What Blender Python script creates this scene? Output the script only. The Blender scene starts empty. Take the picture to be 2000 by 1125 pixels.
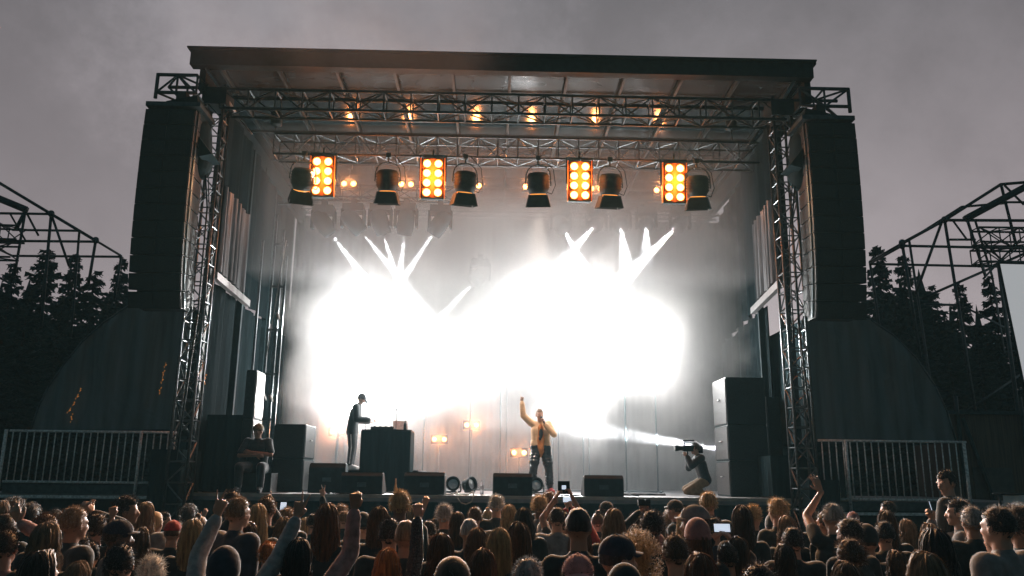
import bpy, bmesh, math, random
from mathutils import Vector, Matrix, Euler, noise as mnoise
RND = random.Random(7)
SC = bpy.context.scene
COL = SC.collection
R = math.radians

# ------------------------------------------------------------------ camera
FPX = 1577.0                      # focal length in pixels of the 2000 px wide photograph
CAM_LOC = Vector((0.0, 0.0, 2.0))
CAM_ROT = (Matrix.Rotation(R(-1.3), 3, 'Z') @ Matrix.Rotation(R(90 + 13.1), 3, 'X') @ Matrix.Rotation(R(0.6), 3, 'Z'))
cam_data = bpy.data.cameras.new('camera')
cam = bpy.data.objects.new('camera', cam_data)
COL.objects.link(cam)
cam.matrix_world = Matrix.Translation(CAM_LOC) @ CAM_ROT.to_4x4()
cam_data.sensor_width = 36.0
cam_data.lens = 36.0 * FPX / 2000.0
cam_data.clip_start = 0.05
cam_data.clip_end = 3000.0
SC.camera = cam

def at(px, py, Y):
    """world point on the vertical plane y = Y seen at a pixel of the photograph"""
    d = CAM_ROT @ Vector(((px - 1000.0) / FPX, (562.5 - py) / FPX, -1.0))
    return CAM_LOC + d * (Y / d.y)

# ------------------------------------------------------------------ world: late dusk under cloud
world = bpy.data.worlds.new('World')
SC.world = world
world.use_nodes = True
wt = world.node_tree
wt.nodes.clear()
def wn(t, **k):
    n = wt.nodes.new(t)
    for a, b in k.items(): setattr(n, a, b)
    return n
w_out = wn('ShaderNodeOutputWorld'); w_bg = wn('ShaderNodeBackground')
sky = wn('ShaderNodeTexSky', sky_type='NISHITA', sun_disc=False)
sky.sun_elevation = R(2.0); sky.sun_rotation = R(5.0); sky.air_density = 1.0; sky.dust_density = 3.0
hsv = wn('ShaderNodeHueSaturation'); hsv.inputs['Saturation'].default_value = 0.15; hsv.inputs['Value'].default_value = 0.02
tc = wn('ShaderNodeTexCoord'); sep = wn('ShaderNodeSeparateXYZ')
# cloud deck: mauve grey over the stage, deep blue green added out of view to tint the dark sides
mr = wn('ShaderNodeMapRange'); mr.inputs['From Min'].default_value = 0.0; mr.inputs['From Max'].default_value = 0.62
rampF = wn('ShaderNodeValToRGB')
rampF.color_ramp.elements[0].color = (0.31, 0.262, 0.275, 1)
rampF.color_ramp.elements[1].color = (0.115, 0.113, 0.122, 1)
e = rampF.color_ramp.elements.new(0.5); e.color = (0.225, 0.197, 0.210, 1)
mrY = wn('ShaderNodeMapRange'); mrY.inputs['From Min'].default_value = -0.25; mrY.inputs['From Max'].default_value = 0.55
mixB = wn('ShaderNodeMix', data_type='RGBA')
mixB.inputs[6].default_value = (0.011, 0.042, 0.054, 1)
nz = wn('ShaderNodeTexNoise'); nz.inputs['Scale'].default_value = 2.4; nz.inputs['Detail'].default_value = 5; nz.inputs['Roughness'].default_value = 0.55
nzr = wn('ShaderNodeMapRange'); nzr.inputs['From Min'].default_value = 0.3; nzr.inputs['From Max'].default_value = 0.7
nzr.inputs['To Min'].default_value = 0.84; nzr.inputs['To Max'].default_value = 1.16
mul = wn('ShaderNodeMix', data_type='RGBA', blend_type='MULTIPLY'); mul.inputs[0].default_value = 1.0
add = wn('ShaderNodeMix', data_type='RGBA', blend_type='ADD'); add.inputs[0].default_value = 1.0
L = wt.links.new
L(tc.outputs['Generated'], sep.inputs[0]); L(sep.outputs['Z'], mr.inputs[0]); L(mr.outputs[0], rampF.inputs[0])
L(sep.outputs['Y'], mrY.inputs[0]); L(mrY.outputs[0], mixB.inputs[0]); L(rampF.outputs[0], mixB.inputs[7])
L(tc.outputs['Generated'], nz.inputs[0]); L(nz.outputs[0], nzr.inputs[0])
nz2 = wn('ShaderNodeTexNoise'); nz2.inputs['Scale'].default_value = 11; nz2.inputs['Detail'].default_value = 6; nz2.inputs['Roughness'].default_value = 0.7
L(tc.outputs['Generated'], nz2.inputs[0])
patch = None                                   # two paler sky patches painted in for lit smoke above the left half of the roof
for (px_, py_, w_, amt) in ((700, 30, .955, .55), (440, 10, .975, .35), (1750, 430, .90, .25)):
    dv = (CAM_ROT @ Vector(((px_ - 1000.0) / FPX, (562.5 - py_) / FPX, -1.0))).normalized()
    dot = wn('ShaderNodeVectorMath', operation='DOT_PRODUCT'); dot.inputs[1].default_value = dv; L(tc.outputs['Generated'], dot.inputs[0])
    ma_ = wn('ShaderNodeMath', operation='MULTIPLY_ADD'); ma_.inputs[1].default_value = (1 - w_) * 1.6; L(nz2.outputs[0], ma_.inputs[0]); L(dot.outputs['Value'], ma_.inputs[2])
    mp_ = wn('ShaderNodeMapRange', interpolation_type='SMOOTHSTEP'); mp_.inputs['From Min'].default_value = w_ + (1 - w_) * .75; mp_.inputs['From Max'].default_value = 1 + (1 - w_) * 1.0
    mp_.inputs['To Min'].default_value = 0; mp_.inputs['To Max'].default_value = amt; L(ma_.outputs[0], mp_.inputs[0])
    if patch is None: patch = mp_.outputs[0]
    else:
        ad_ = wn('ShaderNodeMath', operation='ADD'); L(patch, ad_.inputs[0]); L(mp_.outputs[0], ad_.inputs[1]); patch = ad_.outputs[0]
fine = wn('ShaderNodeMapRange'); fine.inputs['From Min'].default_value = .3; fine.inputs['From Max'].default_value = .7; fine.inputs['To Min'].default_value = .96; fine.inputs['To Max'].default_value = 1.04
L(nz2.outputs[0], fine.inputs[0])
ad2 = wn('ShaderNodeMath', operation='ADD'); L(fine.outputs[0], ad2.inputs[0]); L(patch, ad2.inputs[1])
mu2 = wn('ShaderNodeMix', data_type='RGBA', blend_type='MULTIPLY'); mu2.inputs[0].default_value = 1.0
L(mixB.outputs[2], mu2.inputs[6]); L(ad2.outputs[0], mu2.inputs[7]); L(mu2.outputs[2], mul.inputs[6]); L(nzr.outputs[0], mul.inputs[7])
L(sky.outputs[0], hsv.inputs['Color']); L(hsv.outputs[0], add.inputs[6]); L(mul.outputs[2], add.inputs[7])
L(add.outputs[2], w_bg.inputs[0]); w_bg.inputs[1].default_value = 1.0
L(w_bg.outputs[0], w_out.inputs[0])

SC.view_settings.view_transform = 'Standard'
SC.view_settings.look = 'None'
SC.view_settings.exposure = 0.0
SC.view_settings.gamma = 1.0
SC.render.engine = 'CYCLES'
cy = SC.cycles
cy.use_denoising = True
cy.max_bounces = 5; cy.diffuse_bounces = 2; cy.glossy_bounces = 3; cy.transmission_bounces = 3
cy.transparent_max_bounces = 24; cy.volume_bounces = 1
cy.volume_step_rate = 1.0; cy.volume_max_steps = 128
cy.use_light_tree = True
cy.sample_clamp_indirect = 4.0
cy.use_adaptive_sampling = False

# ------------------------------------------------------------------ materials
MATS = {}
def mat(name, col, rough=0.7, metal=0.0, vary=0.25, scale=6.0, bump=0.0, sheen=0.0, translucent=0.0, spec=0.5, coat=0.0, stretch=None):
    if name in MATS: return MATS[name]
    m = bpy.data.materials.new(name); m.use_nodes = True
    t = m.node_tree; n = t.nodes; b = n['Principled BSDF']
    b.inputs['Roughness'].default_value = rough; b.inputs['Metallic'].default_value = metal
    b.inputs['Specular IOR Level'].default_value = spec
    if sheen: b.inputs['Sheen Weight'].default_value = sheen; b.inputs['Sheen Roughness'].default_value = 0.4
    if coat: b.inputs['Coat Weight'].default_value = coat
    co = n.new('ShaderNodeTexCoord'); mp = n.new('ShaderNodeMapping')
    if stretch: mp.inputs['Scale'].default_value = stretch
    no = n.new('ShaderNodeTexNoise'); no.inputs['Scale'].default_value = scale; no.inputs['Detail'].default_value = 6
    t.links.new(co.outputs['Object'], mp.inputs[0]); t.links.new(mp.outputs[0], no.inputs['Vector'])
    rp = n.new('ShaderNodeValToRGB')
    rp.color_ramp.elements[0].position = 0.3; rp.color_ramp.elements[1].position = 0.7
    rp.color_ramp.elements[0].color = (*[c * (1 - vary) for c in col[:3]], 1)
    rp.color_ramp.elements[1].color = (*[min(1, c * (1 + vary)) for c in col[:3]], 1)
    t.links.new(no.outputs[0], rp.inputs[0]); t.links.new(rp.outputs[0], b.inputs['Base Color'])
    if bump:
        bp = n.new('ShaderNodeBump'); bp.inputs['Strength'].default_value = bump; bp.inputs['Distance'].default_value = 0.02
        t.links.new(no.outputs[0], bp.inputs['Height']); t.links.new(bp.outputs[0], b.inputs['Normal'])
    if translucent:
        tr = n.new('ShaderNodeBsdfTranslucent'); mx = n.new('ShaderNodeMixShader'); mx.inputs[0].default_value = translucent
        t.links.new(rp.outputs[0], tr.inputs[0]); t.links.new(b.outputs[0], mx.inputs[1]); t.links.new(tr.outputs[0], mx.inputs[2])
        t.links.new(mx.outputs[0], n['Material Output'].inputs[0])
    MATS[name] = m
    return m
def emat(name, col, s):
    if name in MATS: return MATS[name]
    m = bpy.data.materials.new(name); m.use_nodes = True
    b = m.node_tree.nodes['Principled BSDF']
    b.inputs['Base Color'].default_value = (*col, 1); b.inputs['Emission Color'].default_value = (*col, 1)
    b.inputs['Emission Strength'].default_value = s
    MATS[name] = m
    return m

BLK = mat('black_paint', (0.014, 0.028, 0.033), 0.6, spec=0.25, scale=9, bump=0.1)
CLOTH = mat('black_cloth', (0.016, 0.034, 0.040), 0.95, spec=0.08, scale=2.0, bump=0.3, stretch=(6, 6, 0.4))
MOLTON = mat('black_molton', (0.008, 0.013, 0.015), 0.95, spec=0.03, scale=2.0, bump=0.3, stretch=(6, 6, 0.4))
TARP = mat('wing_tarp', (0.13, 0.155, 0.165), 0.7, vary=0.3, scale=1.4, bump=0.6, stretch=(4, 4, 0.35))
STEEL = mat('dark_steel', (0.05, 0.08, 0.09), 0.45, metal=0.6, vary=0.3, scale=14)
ALU = mat('aluminium', (0.38, 0.40, 0.41), 0.35, metal=0.9, vary=0.25, scale=20)
ROOFM = mat('roof_sheet', (0.022, 0.032, 0.036), 0.14, spec=0.35, metal=0.0, vary=0.3, scale=1.1, bump=0.02, stretch=(1, 2.5, 1))
DRAPE = mat('grey_drape', (0.013, 0.016, 0.018), 0.85, vary=0.4, scale=2.2, bump=0.3, stretch=(9, 1, 0.25))
DECK = mat('deck_board', (0.20, 0.21, 0.22), 0.45, vary=0.3, scale=5, bump=0.1)
GRND = mat('trodden_ground', (0.06, 0.07, 0.05), 0.95, vary=0.5, scale=3, bump=0.5)
GRILLE = mat('speaker_grille', (0.022, 0.034, 0.038), 0.7, spec=0.2, vary=0.3, scale=60, bump=0.3)
PALE = mat('pale_beam', (0.26, 0.26, 0.26), 0.5, vary=0.15)
SILVER = mat('silver_sheet', (0.13, 0.14, 0.15), 0.35, vary=0.4, scale=2, bump=0.8, stretch=(7, 7, 0.7))
SCREEN = mat('screen_cloth', (0.62, 0.64, 0.66), 0.9, vary=0.08, scale=1)
BARK = mat('bark', (0.035, 0.032, 0.028), 0.95, vary=0.4, scale=12)
NEEDLE = mat('fir_needles', (0.014, 0.034, 0.034), 0.9, vary=0.5, scale=1.2)
WARM = emat('warm_lamp', (1.0, 0.40, 0.11), 9.0)
LENSG = emat('glowing_lens_edge', (1.0, 0.36, 0.06), 1.3)
WARMBOX = mat('blinder_reflector', (0.80, 0.36, 0.09), 0.35, metal=0.5, vary=0.1)
COOL = emat('white_lamp', (0.95, 0.97, 1.0), 20.0)
BEAML = mat('beam_lens', (0.03, 0.03, 0.035), 0.2)

# ------------------------------------------------------------------ mesh helpers
class MB:
    def __init__(s): s.v = []; s.f = []; s.sm = []
    def add(s, vs, fs, smooth=False):
        o = len(s.v); s.v += [Vector(v) for v in vs]
        s.f += [tuple(i + o for i in f) for f in fs]; s.sm += [smooth] * len(fs)
        return s
    def box(s, c, size, rot=None):
        c = Vector(c); hx, hy, hz = size[0] / 2, size[1] / 2, size[2] / 2
        vs = [Vector((x, y, z)) for x in (-hx, hx) for y in (-hy, hy) for z in (-hz, hz)]
        if rot is not None: vs = [rot @ v for v in vs]
        return s.add([v + c for v in vs], [(0, 1, 3, 2), (4, 6, 7, 5), (0, 4, 5, 1), (2, 3, 7, 6), (0, 2, 6, 4), (1, 5, 7, 3)])
    def frame(s, p1, p2):
        d = (Vector(p2) - Vector(p1)).normalized()
        u = d.orthogonal().normalized(); return d, u, d.cross(u)
    def bar(s, p1, p2, r, r2=None, n=6):
        p1, p2 = Vector(p1), Vector(p2); r2 = r if r2 is None else r2
        d, u, w = s.frame(p1, p2)
        ring = [u * math.cos(2 * math.pi * i / n) + w * math.sin(2 * math.pi * i / n) for i in range(n)]
        vs = [p1 + q * r for q in ring] + [p2 + q * r2 for q in ring]
        fs = [(i, (i + 1) % n, n + (i + 1) % n, n + i) for i in range(n)]
        fs += [tuple(range(n - 1, -1, -1)), tuple(range(n, 2 * n))]
        return s.add(vs, fs, n > 5)
    def path(s, pts, r, n=6):
        for a, b in zip(pts[:-1], pts[1:]): s.bar(a, b, r, n=n)
        return s
    def capsule(s, p1, r1, p2, r2, n=12, m=4):
        p1, p2 = Vector(p1), Vector(p2)
        if (p2 - p1).length < 1e-6: p2 = p1 + Vector((0, 0, 1e-4))
        d, u, w = s.frame(p1, p2)
        rings = []
        for i in range(1, m + 1):
            a = math.pi / 2 * i / m; rings.append((p1 - d * r1 * math.cos(a), r1 * math.sin(a)))
        for i in range(m):
            a = math.pi / 2 * (m - i) / m; rings.append((p2 + d * r2 * math.cos(a), r2 * math.sin(a)))
        vs = [p1 - d * r1]
        for c, r in rings: vs += [c + (u * math.cos(2 * math.pi * k / n) + w * math.sin(2 * math.pi * k / n)) * r for k in range(n)]
        vs.append(p2 + d * r2)
        fs = [(0, 1 + (k + 1) % n, 1 + k) for k in range(n)]
        for i in range(len(rings) - 1):
            a = 1 + i * n; b = a + n
            fs += [(a + k, a + (k + 1) % n, b + (k + 1) % n, b + k) for k in range(n)]
        a = 1 + (len(rings) - 1) * n
        fs += [(a + k, a + (k + 1) % n, len(vs) - 1) for k in range(n)]
        return s.add(vs, fs, True)
    def ell(s, c, r, rot=None, n=16, m=10, fn=None):
        c = Vector(c); vs = [Vector((0, 0, -1))]
        for i in range(1, m):
            a = math.pi * i / m
            vs += [Vector((math.sin(a) * math.cos(2 * math.pi * k / n), math.sin(a) * math.sin(2 * math.pi * k / n), -math.cos(a))) for k in range(n)]
        vs.append(Vector((0, 0, 1)))
        out = []
        for v in vs:
            q = Vector((v.x * r[0], v.y * r[1], v.z * r[2]))
            if fn: q = fn(v, q)
            if rot is not None: q = rot @ q
            out.append(c + q)
        fs = [(0, 1 + (k + 1) % n, 1 + k) for k in range(n)]
        for i in range(m - 2):
            a = 1 + i * n; b = a + n
            fs += [(a + k, a + (k + 1) % n, b + (k + 1) % n, b + k) for k in range(n)]
        a = 1 + (m - 2) * n
        fs += [(a + k, a + (k + 1) % n, len(vs) - 1) for k in range(n)]
        return s.add(out, fs, True)
    def lathe(s, prof, M, n=20, cap=True):
        vs = []
        for r, z in prof: vs += [M @ Vector((r * math.cos(2 * math.pi * k / n), r * math.sin(2 * math.pi * k / n), z)) for k in range(n)]
        fs = []
        for i in range(len(prof) - 1):
            a = i * n; b = a + n
            fs += [(a + k, a + (k + 1) % n, b + (k + 1) % n, b + k) for k in range(n)]
        if cap: fs += [tuple(range(n - 1, -1, -1)), tuple(range(len(vs) - n, len(vs)))]
        return s.add(vs, fs, True)
    def prism(s, pts, off):
        """closed polygon pts (3-D) pushed along off"""
        n = len(pts); off = Vector(off); pts = [Vector(p) for p in pts]
        fs = [tuple(range(n - 1, -1, -1)), tuple(range(n, 2 * n))] + [(i, (i + 1) % n, n + (i + 1) % n, n + i) for i in range(n)]
        return s.add(pts + [p + off for p in pts], fs)
    def grid(s, nu, nv, fn):
        vs = [fn(i / nu, j / nv) for i in range(nu + 1) for j in range(nv + 1)]
        fs = [(i * (nv + 1) + j, (i + 1) * (nv + 1) + j, (i + 1) * (nv + 1) + j + 1, i * (nv + 1) + j + 1) for i in range(nu) for j in range(nv)]
        return s.add(vs, fs, True)
    def mesh(s, name, m=None):
        me = bpy.data.meshes.new(name); me.from_pydata([v[:] for v in s.v], [], s.f); me.update()
        me.polygons.foreach_set('use_smooth', s.sm)
        if m: me.materials.append(m)
        return me
    def build(s, name, m, parent=None, loc=None, solid=False):
        o = bpy.data.objects.new(name, s.mesh(name, m)); COL.objects.link(o)
        if parent is not None: o.parent = parent
        if loc is not None: o.location = loc
        return o

def tag(o, label=None, cat=None, group=None, kind=None):
    if label: o['label'] = label
    if cat: o['category'] = cat
    if group: o['group'] = group
    if kind: o['kind'] = kind
    return o
def empty(name, loc=(0, 0, 0), rz=0.0):
    o = bpy.data.objects.new(name, None); COL.objects.link(o); o.location = loc; o.rotation_euler = (0, 0, rz)
    o.empty_display_size = 0.1
    return o
KIDS = {}
def copy_tree(o, parent=None):
    c = o.copy(); COL.objects.link(c); c.parent = parent
    for ch in [x for x in KIDS.get(o.name, [])]:
        copy_tree(ch, c)
    return c
def remember(root):
    for o in [root] + list(root.children_recursive): KIDS[o.name] = list(o.children)
def light(kind, name, loc, energy, col=(1, 1, 1), parent=None, target=None, size=0.1, cone=30, blend=0.3):
    d = bpy.data.lights.new(name, kind); d.energy = energy; d.color = col
    if kind in ('POINT', 'SPOT'): d.shadow_soft_size = size
    if kind == 'SPOT': d.spot_size = R(cone); d.spot_blend = blend
    o = bpy.data.objects.new(name, d); COL.objects.link(o)
    loc = Vector(loc)
    q = (Vector(target) - loc).to_track_quat('-Z', 'Y') if target is not None else None
    o.rotation_mode = 'QUATERNION'
    if q: o.rotation_quaternion = q
    o.location = loc
    if parent is not None:
        o.parent = parent
        bpy.context.view_layer.update()
        o.location = parent.matrix_world.inverted() @ loc
        if q: o.rotation_quaternion = (parent.matrix_world.inverted().to_3x3() @ q.to_matrix()).to_quaternion()
    return o
def tube_truss(root, p1, p2, w, h, step, rc=0.024, rb=0.012, up=Vector((0, 0, 1)), m=None, mb_=None):
    """box truss from p1 to p2 (centre line), w across, h high; four chords and one lattice"""
    p1, p2 = Vector(p1), Vector(p2); m = m or STEEL
    d = (p2 - p1).normalized(); side = d.cross(up).normalized(); upv = side.cross(d).normalized()
    cs = [(side * a * w / 2 + upv * b * h / 2) for a, b in ((-1, -1), (1, -1), (1, 1), (-1, 1))]
    for c in cs: MB().bar(p1 + c, p2 + c, rc, n=8).build('chord', m, root)
    L_ = (p2 - p1).length; n = max(2, round(L_ / step)); lat = MB()
    for i in range(n):
        a, b = p1 + d * (L_ * i / n), p1 + d * (L_ * (i + 1) / n)
        for k in range(4):
            c1, c2 = cs[k], cs[(k + 1) % 4]
            if (i + k) % 2: c1, c2 = c2, c1
            lat.bar(a + c1, b + c2, rb, n=5)
            lat.bar(a + cs[k], a + cs[(k + 1) % 4], rb, n=5)
    lat.build('lattice', mb_ or m, root)
# ================================================================== the setting
DZ = 1.65                                   # stage floor
g = MB(); g.add([(-400, -60, 0), (400, -60, 0), (400, 600, 0), (-400, 600, 0)], [(0, 1, 2, 3)])
tag(g.build('ground', GRND), kind='structure')

# stage platform
st = empty('stage_platform', (0, 15, 0))
tag(st, 'wide black stage platform with a pale front edge between the two truss towers', 'stage')
MB().box((0.35, 3.9, DZ - 0.06), (12.6, 7.8, 0.12)).build('deck', DECK, st)
MB().grid(160, 6, lambda u, v: Vector((-9.2 + 19.2 * u, -0.02 + 0.03 * math.sin(u * 320) + 0.012 * math.sin(u * 97 + v), v * (DZ - 0.13)))).build('skirt', CLOTH, st)
MB().box((0.35, -0.012, DZ - 0.028), (12.6, 0.05, 0.056)).build('front_edge', mat('edge_trim', (0.34, 0.30, 0.26), 0.5), st)

# roof
rf = empty('stage_roof', (0, 14, 9.4))
tag(rf, 'dark flat stage roof with a deep front beam over the whole stage', 'roof')
fb = MB()
fb.box((0.13, 0.1, 0.24), (11.86, 0.2, 0.30)); fb.box((0.13, 0.06, 0.405), (11.95, 0.3, 0.03))
fb.build('front_beam', BLK, rf)
def roof_fn(u, v):
    x = -5.75 + 11.9 * u
    return Vector((x, 0.22 + 8.8 * v, 0.355 + 0.003 * math.sin(u * 64) + 0.004 * math.sin(v * 30) + 0.004 * math.sin(u * 9 + v * 7)))
MB().grid(150, 60, roof_fn).build('ceiling_sheet', ROOFM, rf)
MB().box((0.2, 4.5, 0.42), (11.9, 8.9, 0.04)).build('top_sheet', BLK, rf)
for i in range(11):
    x = -5.4 + i * 1.13
    MB().box((x, 4.5, 0.28), (0.05, 8.4, 0.10)).build('rafter', BLK, rf)
for k in range(5):
    MB().box((0.2, 1.6 + 1.7 * k, 0.21), (11.6, 0.05, 0.05)).build('purlin', BLK, rf)
for sx, x0, x1 in ((-1, -5.55, -5.1), (1, 5.75, 5.4)):
    MB().box((sx * 5.85 + 0.2, 4.6, -0.05), (0.12, 8.6, 0.45)).build('side_beam', BLK, rf)
    MB().bar((x0, 0.15, 0.12), (x1, 0.75, -0.55), 0.035).build('corner_brace', ALU, rf)

# trusses
def truss_thing(label, p1, p2, w, h, step, cat='truss', rc=.024, rb=.012, m=None, up=Vector((0, 0, 1)), name='lighting_truss', mb_=None):
    o = empty(name, Vector(p1)); o.location = p1
    tag(o, label, cat)
    tube_truss(o, (0, 0, 0), Vector(p2) - Vector(p1), w, h, step, rc, rb, up, m, mb_)
    return o
truss_thing('long lattice truss directly under the front roof beam', (-5.3, 14.6, 9.0), (5.62, 14.6, 9.0), .4, .4, .52, rc=.03, rb=.016)
MIDT = mat('worn_alloy', (0.13, 0.15, 0.16), 0.35, metal=0.8, vary=0.3, scale=25)
truss_thing('lattice lighting truss carrying the orange lamps and the black spotlights', (-4.62, 16, 8.68), (5.53, 16, 8.68), .45, .45, .42, m=MIDT)
truss_thing('faint rear truss high in the haze holding the moving heads', (-5.3, 21.3, 9.25), (6.2, 21.3, 9.25), .4, .4, .5)
for sx, lab in ((-1, 'left'), (1, 'right')):
    x = -5.42 if sx < 0 else 5.56
    o = truss_thing('tall lattice truss tower at the %s edge of the stage' % lab, (x, 14.6, 0.05), (x, 14.6, 9.3), .34, .34, .36, cat='truss tower', rc=.028, rb=.014, up=Vector((0, 1, 0)), name='truss_tower', m=MIDT)
    MB().box((0, 0, -0.01), (.7, .7, .06)).build('base_plate', STEEL, o)
    MB().box((0, 0, 9.0), (.46, .46, .34)).build('head_block', BLK, o)
    # outrigger that carries the hanging speakers
    tip = -6.36 if sx < 0 else 6.70
    oo = truss_thing('short lattice outrigger above the hanging speakers on the %s' % lab, (x + sx * .2, 14.25, 9.08), (tip, 14.25, 9.08), .5, .36, .55, rc=.035, rb=.022, name='outrigger_truss')
    MB().bar((sx * .0, 0, -.55), (sx * .75, 0, -.28), .03).build('strut', STEEL, oo)
    MB().bar((tip - x - sx * .2, -.25, -.3), (tip - x - sx * .2, -.25, .2), .035).build('end_post', STEEL, oo)
    # inner tower further back
    xi = -5.05 if sx < 0 else 5.95

# line arrays
def line_array(lab, x, sx):
    root = empty('line_array_speaker', (x, 13.9, 4.92))
    tag(root, 'tall curved column of black speaker cabinets hanging on the %s of the stage' % lab, 'hanging speakers')
    Y, z, pitch = 0.0, 3.78, R(4)
    MB().box((0, .1, 3.94), (1.22, .8, .09)).build('flying_frame', STEEL, root)
    MB().box((0, .1, 4.2), (.22, .2, .36)).build('chain_hoist', BLK, root)
    MB().bar((-.4, .1, 3.95), (0, .1, 4.42), .02).bar((.4, .1, 3.95), (0, .1, 4.42), .02).build('lifting_bridle', STEEL, root)
    angs = [2, 0, -0.5, -1, -1.5, -2, -3, -4, -6, -8, -11, -15]
    for i, a in enumerate(angs):
        rot = Matrix.Rotation(R(-a), 3, 'X')
        h = .325; c = Vector((0, Y, z - h / 2))
        w = .56; bm = MB()
        fr = [(-w, -.36, -h / 2 + .004), (w, -.36, -h / 2 + .004), (w, -.36, h / 2 - .004), (-w, -.36, h / 2 - .004)]
        bk = [(-w * .9, .36, -h / 2 + .02), (w * .9, .36, -h / 2 + .02), (w * .9, .36, h / 2 - .02), (-w * .9, .36, h / 2 - .02)]
        pts = [rot @ Vector(p) + c for p in fr + bk]
        bm.add(pts, [(0, 1, 2, 3), (5, 4, 7, 6), (4, 0, 3, 7), (1, 5, 6, 2), (3, 2, 6, 7), (4, 5, 1, 0)])
        cab = bm.build('speaker_cabinet', BLK, root)
        gr = MB()
        for k in (-1, 1):
            gr.box(rot @ Vector((k * .29, -.372, 0)) + c, (.5, .014, h - .06), rot)
        gr.build('grille', GRILLE, cab)
        hw = MB()
        for k in (-1, 1):
            MB().box(rot @ Vector((k * (w + .012), -.22, 0)) + c, (.02, .07, h - .03), rot).build('rigging_plate', STEEL, cab)
        z -= h * math.cos(R(a)); Y -= h * math.sin(R(-a)) if False else -h * math.sin(R(-a)) * 1.0
    # rain cover bulging towards the stage
    cov = MB()
    cov.capsule((-sx * .30, .25, 3.55), .36, (-sx * .42, .3, 2.9), .30, n=20, m=6)
    cov.box((-sx * .15, .2, 3.9), (.7, .7, .5), Matrix.Rotation(.2 * sx, 3, 'Y'))
    cov.prism([(-sx * .55, -.1, 3.35), (-sx * .88, -.1, 2.98), (-sx * .60, -.1, 2.92)], (0, .5, 0))
    cov.build('rain_cover', CLOTH, root)
    cb = MB(); cb.path([(-sx * .55, .3, 3.0), (-sx * .72, .3, 2.0), (-sx * .75, .3, -.2), (-sx * .6, .3, -3.0)], .02)
    cb.path([(-sx * .62, .32, 3.0), (-sx * .83, .3, 1.5), (-sx * .9, .3, -.6)], .013)
    cb.build('cable', BLK, root)
    sp = MB()
    for i in range(12): sp.box((0, .06 + (.0 if i < 7 else (i - 7) * .035), 3.62 - i * .325), (.95, .42, .36))
    sp.build('cabinet_spine', BLK, root)
    root.scale = (.80, 1, .905)
    return root
line_array('left', -5.85, -1)
line_array('right', 6.10, 1)

# side walls of the stage
def wall_sheet(name, m, x, y0, y1, z0, z1, parent, amp=.05, fr=55, thick=True):
    mb = MB().grid(60, 4, lambda u, v: Vector((x + amp * math.sin(u * fr) * (1 - .3 * v) + amp * .4 * math.sin(u * fr * 2.3), y0 + (y1 - y0) * u, z0 + (z1 - z0) * v)))
    return mb.build(name, m, parent)
for sx, lab in ((-1, 'left'), (1, 'right')):
    x = -5.42 if sx < 0 else 5.62
    sw = empty('stage_side_wall', (x, 15, DZ), R(3.0) if sx < 0 else R(-6.6)); tag(sw, 'dark side wall of sheets and frames on the %s of the stage' % lab, 'stage wall')
    wall_sheet('upper_sheet', MOLTON, 0, 0.2, 7.6, 4.05, 7.6, sw)
    wall_sheet('lower_sheet', MOLTON, sx * .1, 2.2 if sx > 0 else .3, 7.6, 0.0, 4.05, sw)
    wall_sheet('silver_sheet', SILVER, -sx * .06, .3, 2.2, 4.15, 5.9, sw, amp=.07, fr=35)
    MB().box((-sx * .12, 1.3, 4.0), (.1, 2.6, .14)).build('pale_beam', PALE, sw)
    for yy in (0.1, 2.6, 5.0, 7.5):
        MB().box((sx * .05, yy, 3.8), (.12, .12, 7.6)).build('post', BLK, sw)

# backdrop
bd = tag(MB().grid(900, 4, lambda u, v: Vector((-5.8 + 12.5 * u, 22.7 + .028 * math.sin(u * 150 + 3 * math.sin(u * 19)) + .02 * math.sin(u * 333 + 2 * math.sin(u * 41)) + .015 * v * math.sin(u * 61), DZ + .01 + 7.7 * v))).build('backdrop', DRAPE),
         'pleated grey backdrop cloth hanging across the rear of the stage', 'backdrop')
ADDED_FLOODS = ((1020, 590, 20.6, 90, 'added white flood light highest in the middle of the smoke'),
          (950, 690, 19.8, 290, 'added white flood light between the two banks of smoke'), (700, 630, 19.7, 470, 'added white flood light high in the left bank of smoke'), (800, 740, 19.4, 480, 'added white flood light low in the left bank of smoke'),
          (690, 780, 19.7, 280, 'added white flood light behind the DJ in the smoke'),
          (1120, 620, 19.7, 470, 'added white flood light high in the right bank of smoke'), (1250, 680, 19.4, 600, 'added white flood light low in the right bank of smoke'),
          (1110, 780, 19.7, 300, 'added white flood light in the smoke behind the singer'))
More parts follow.
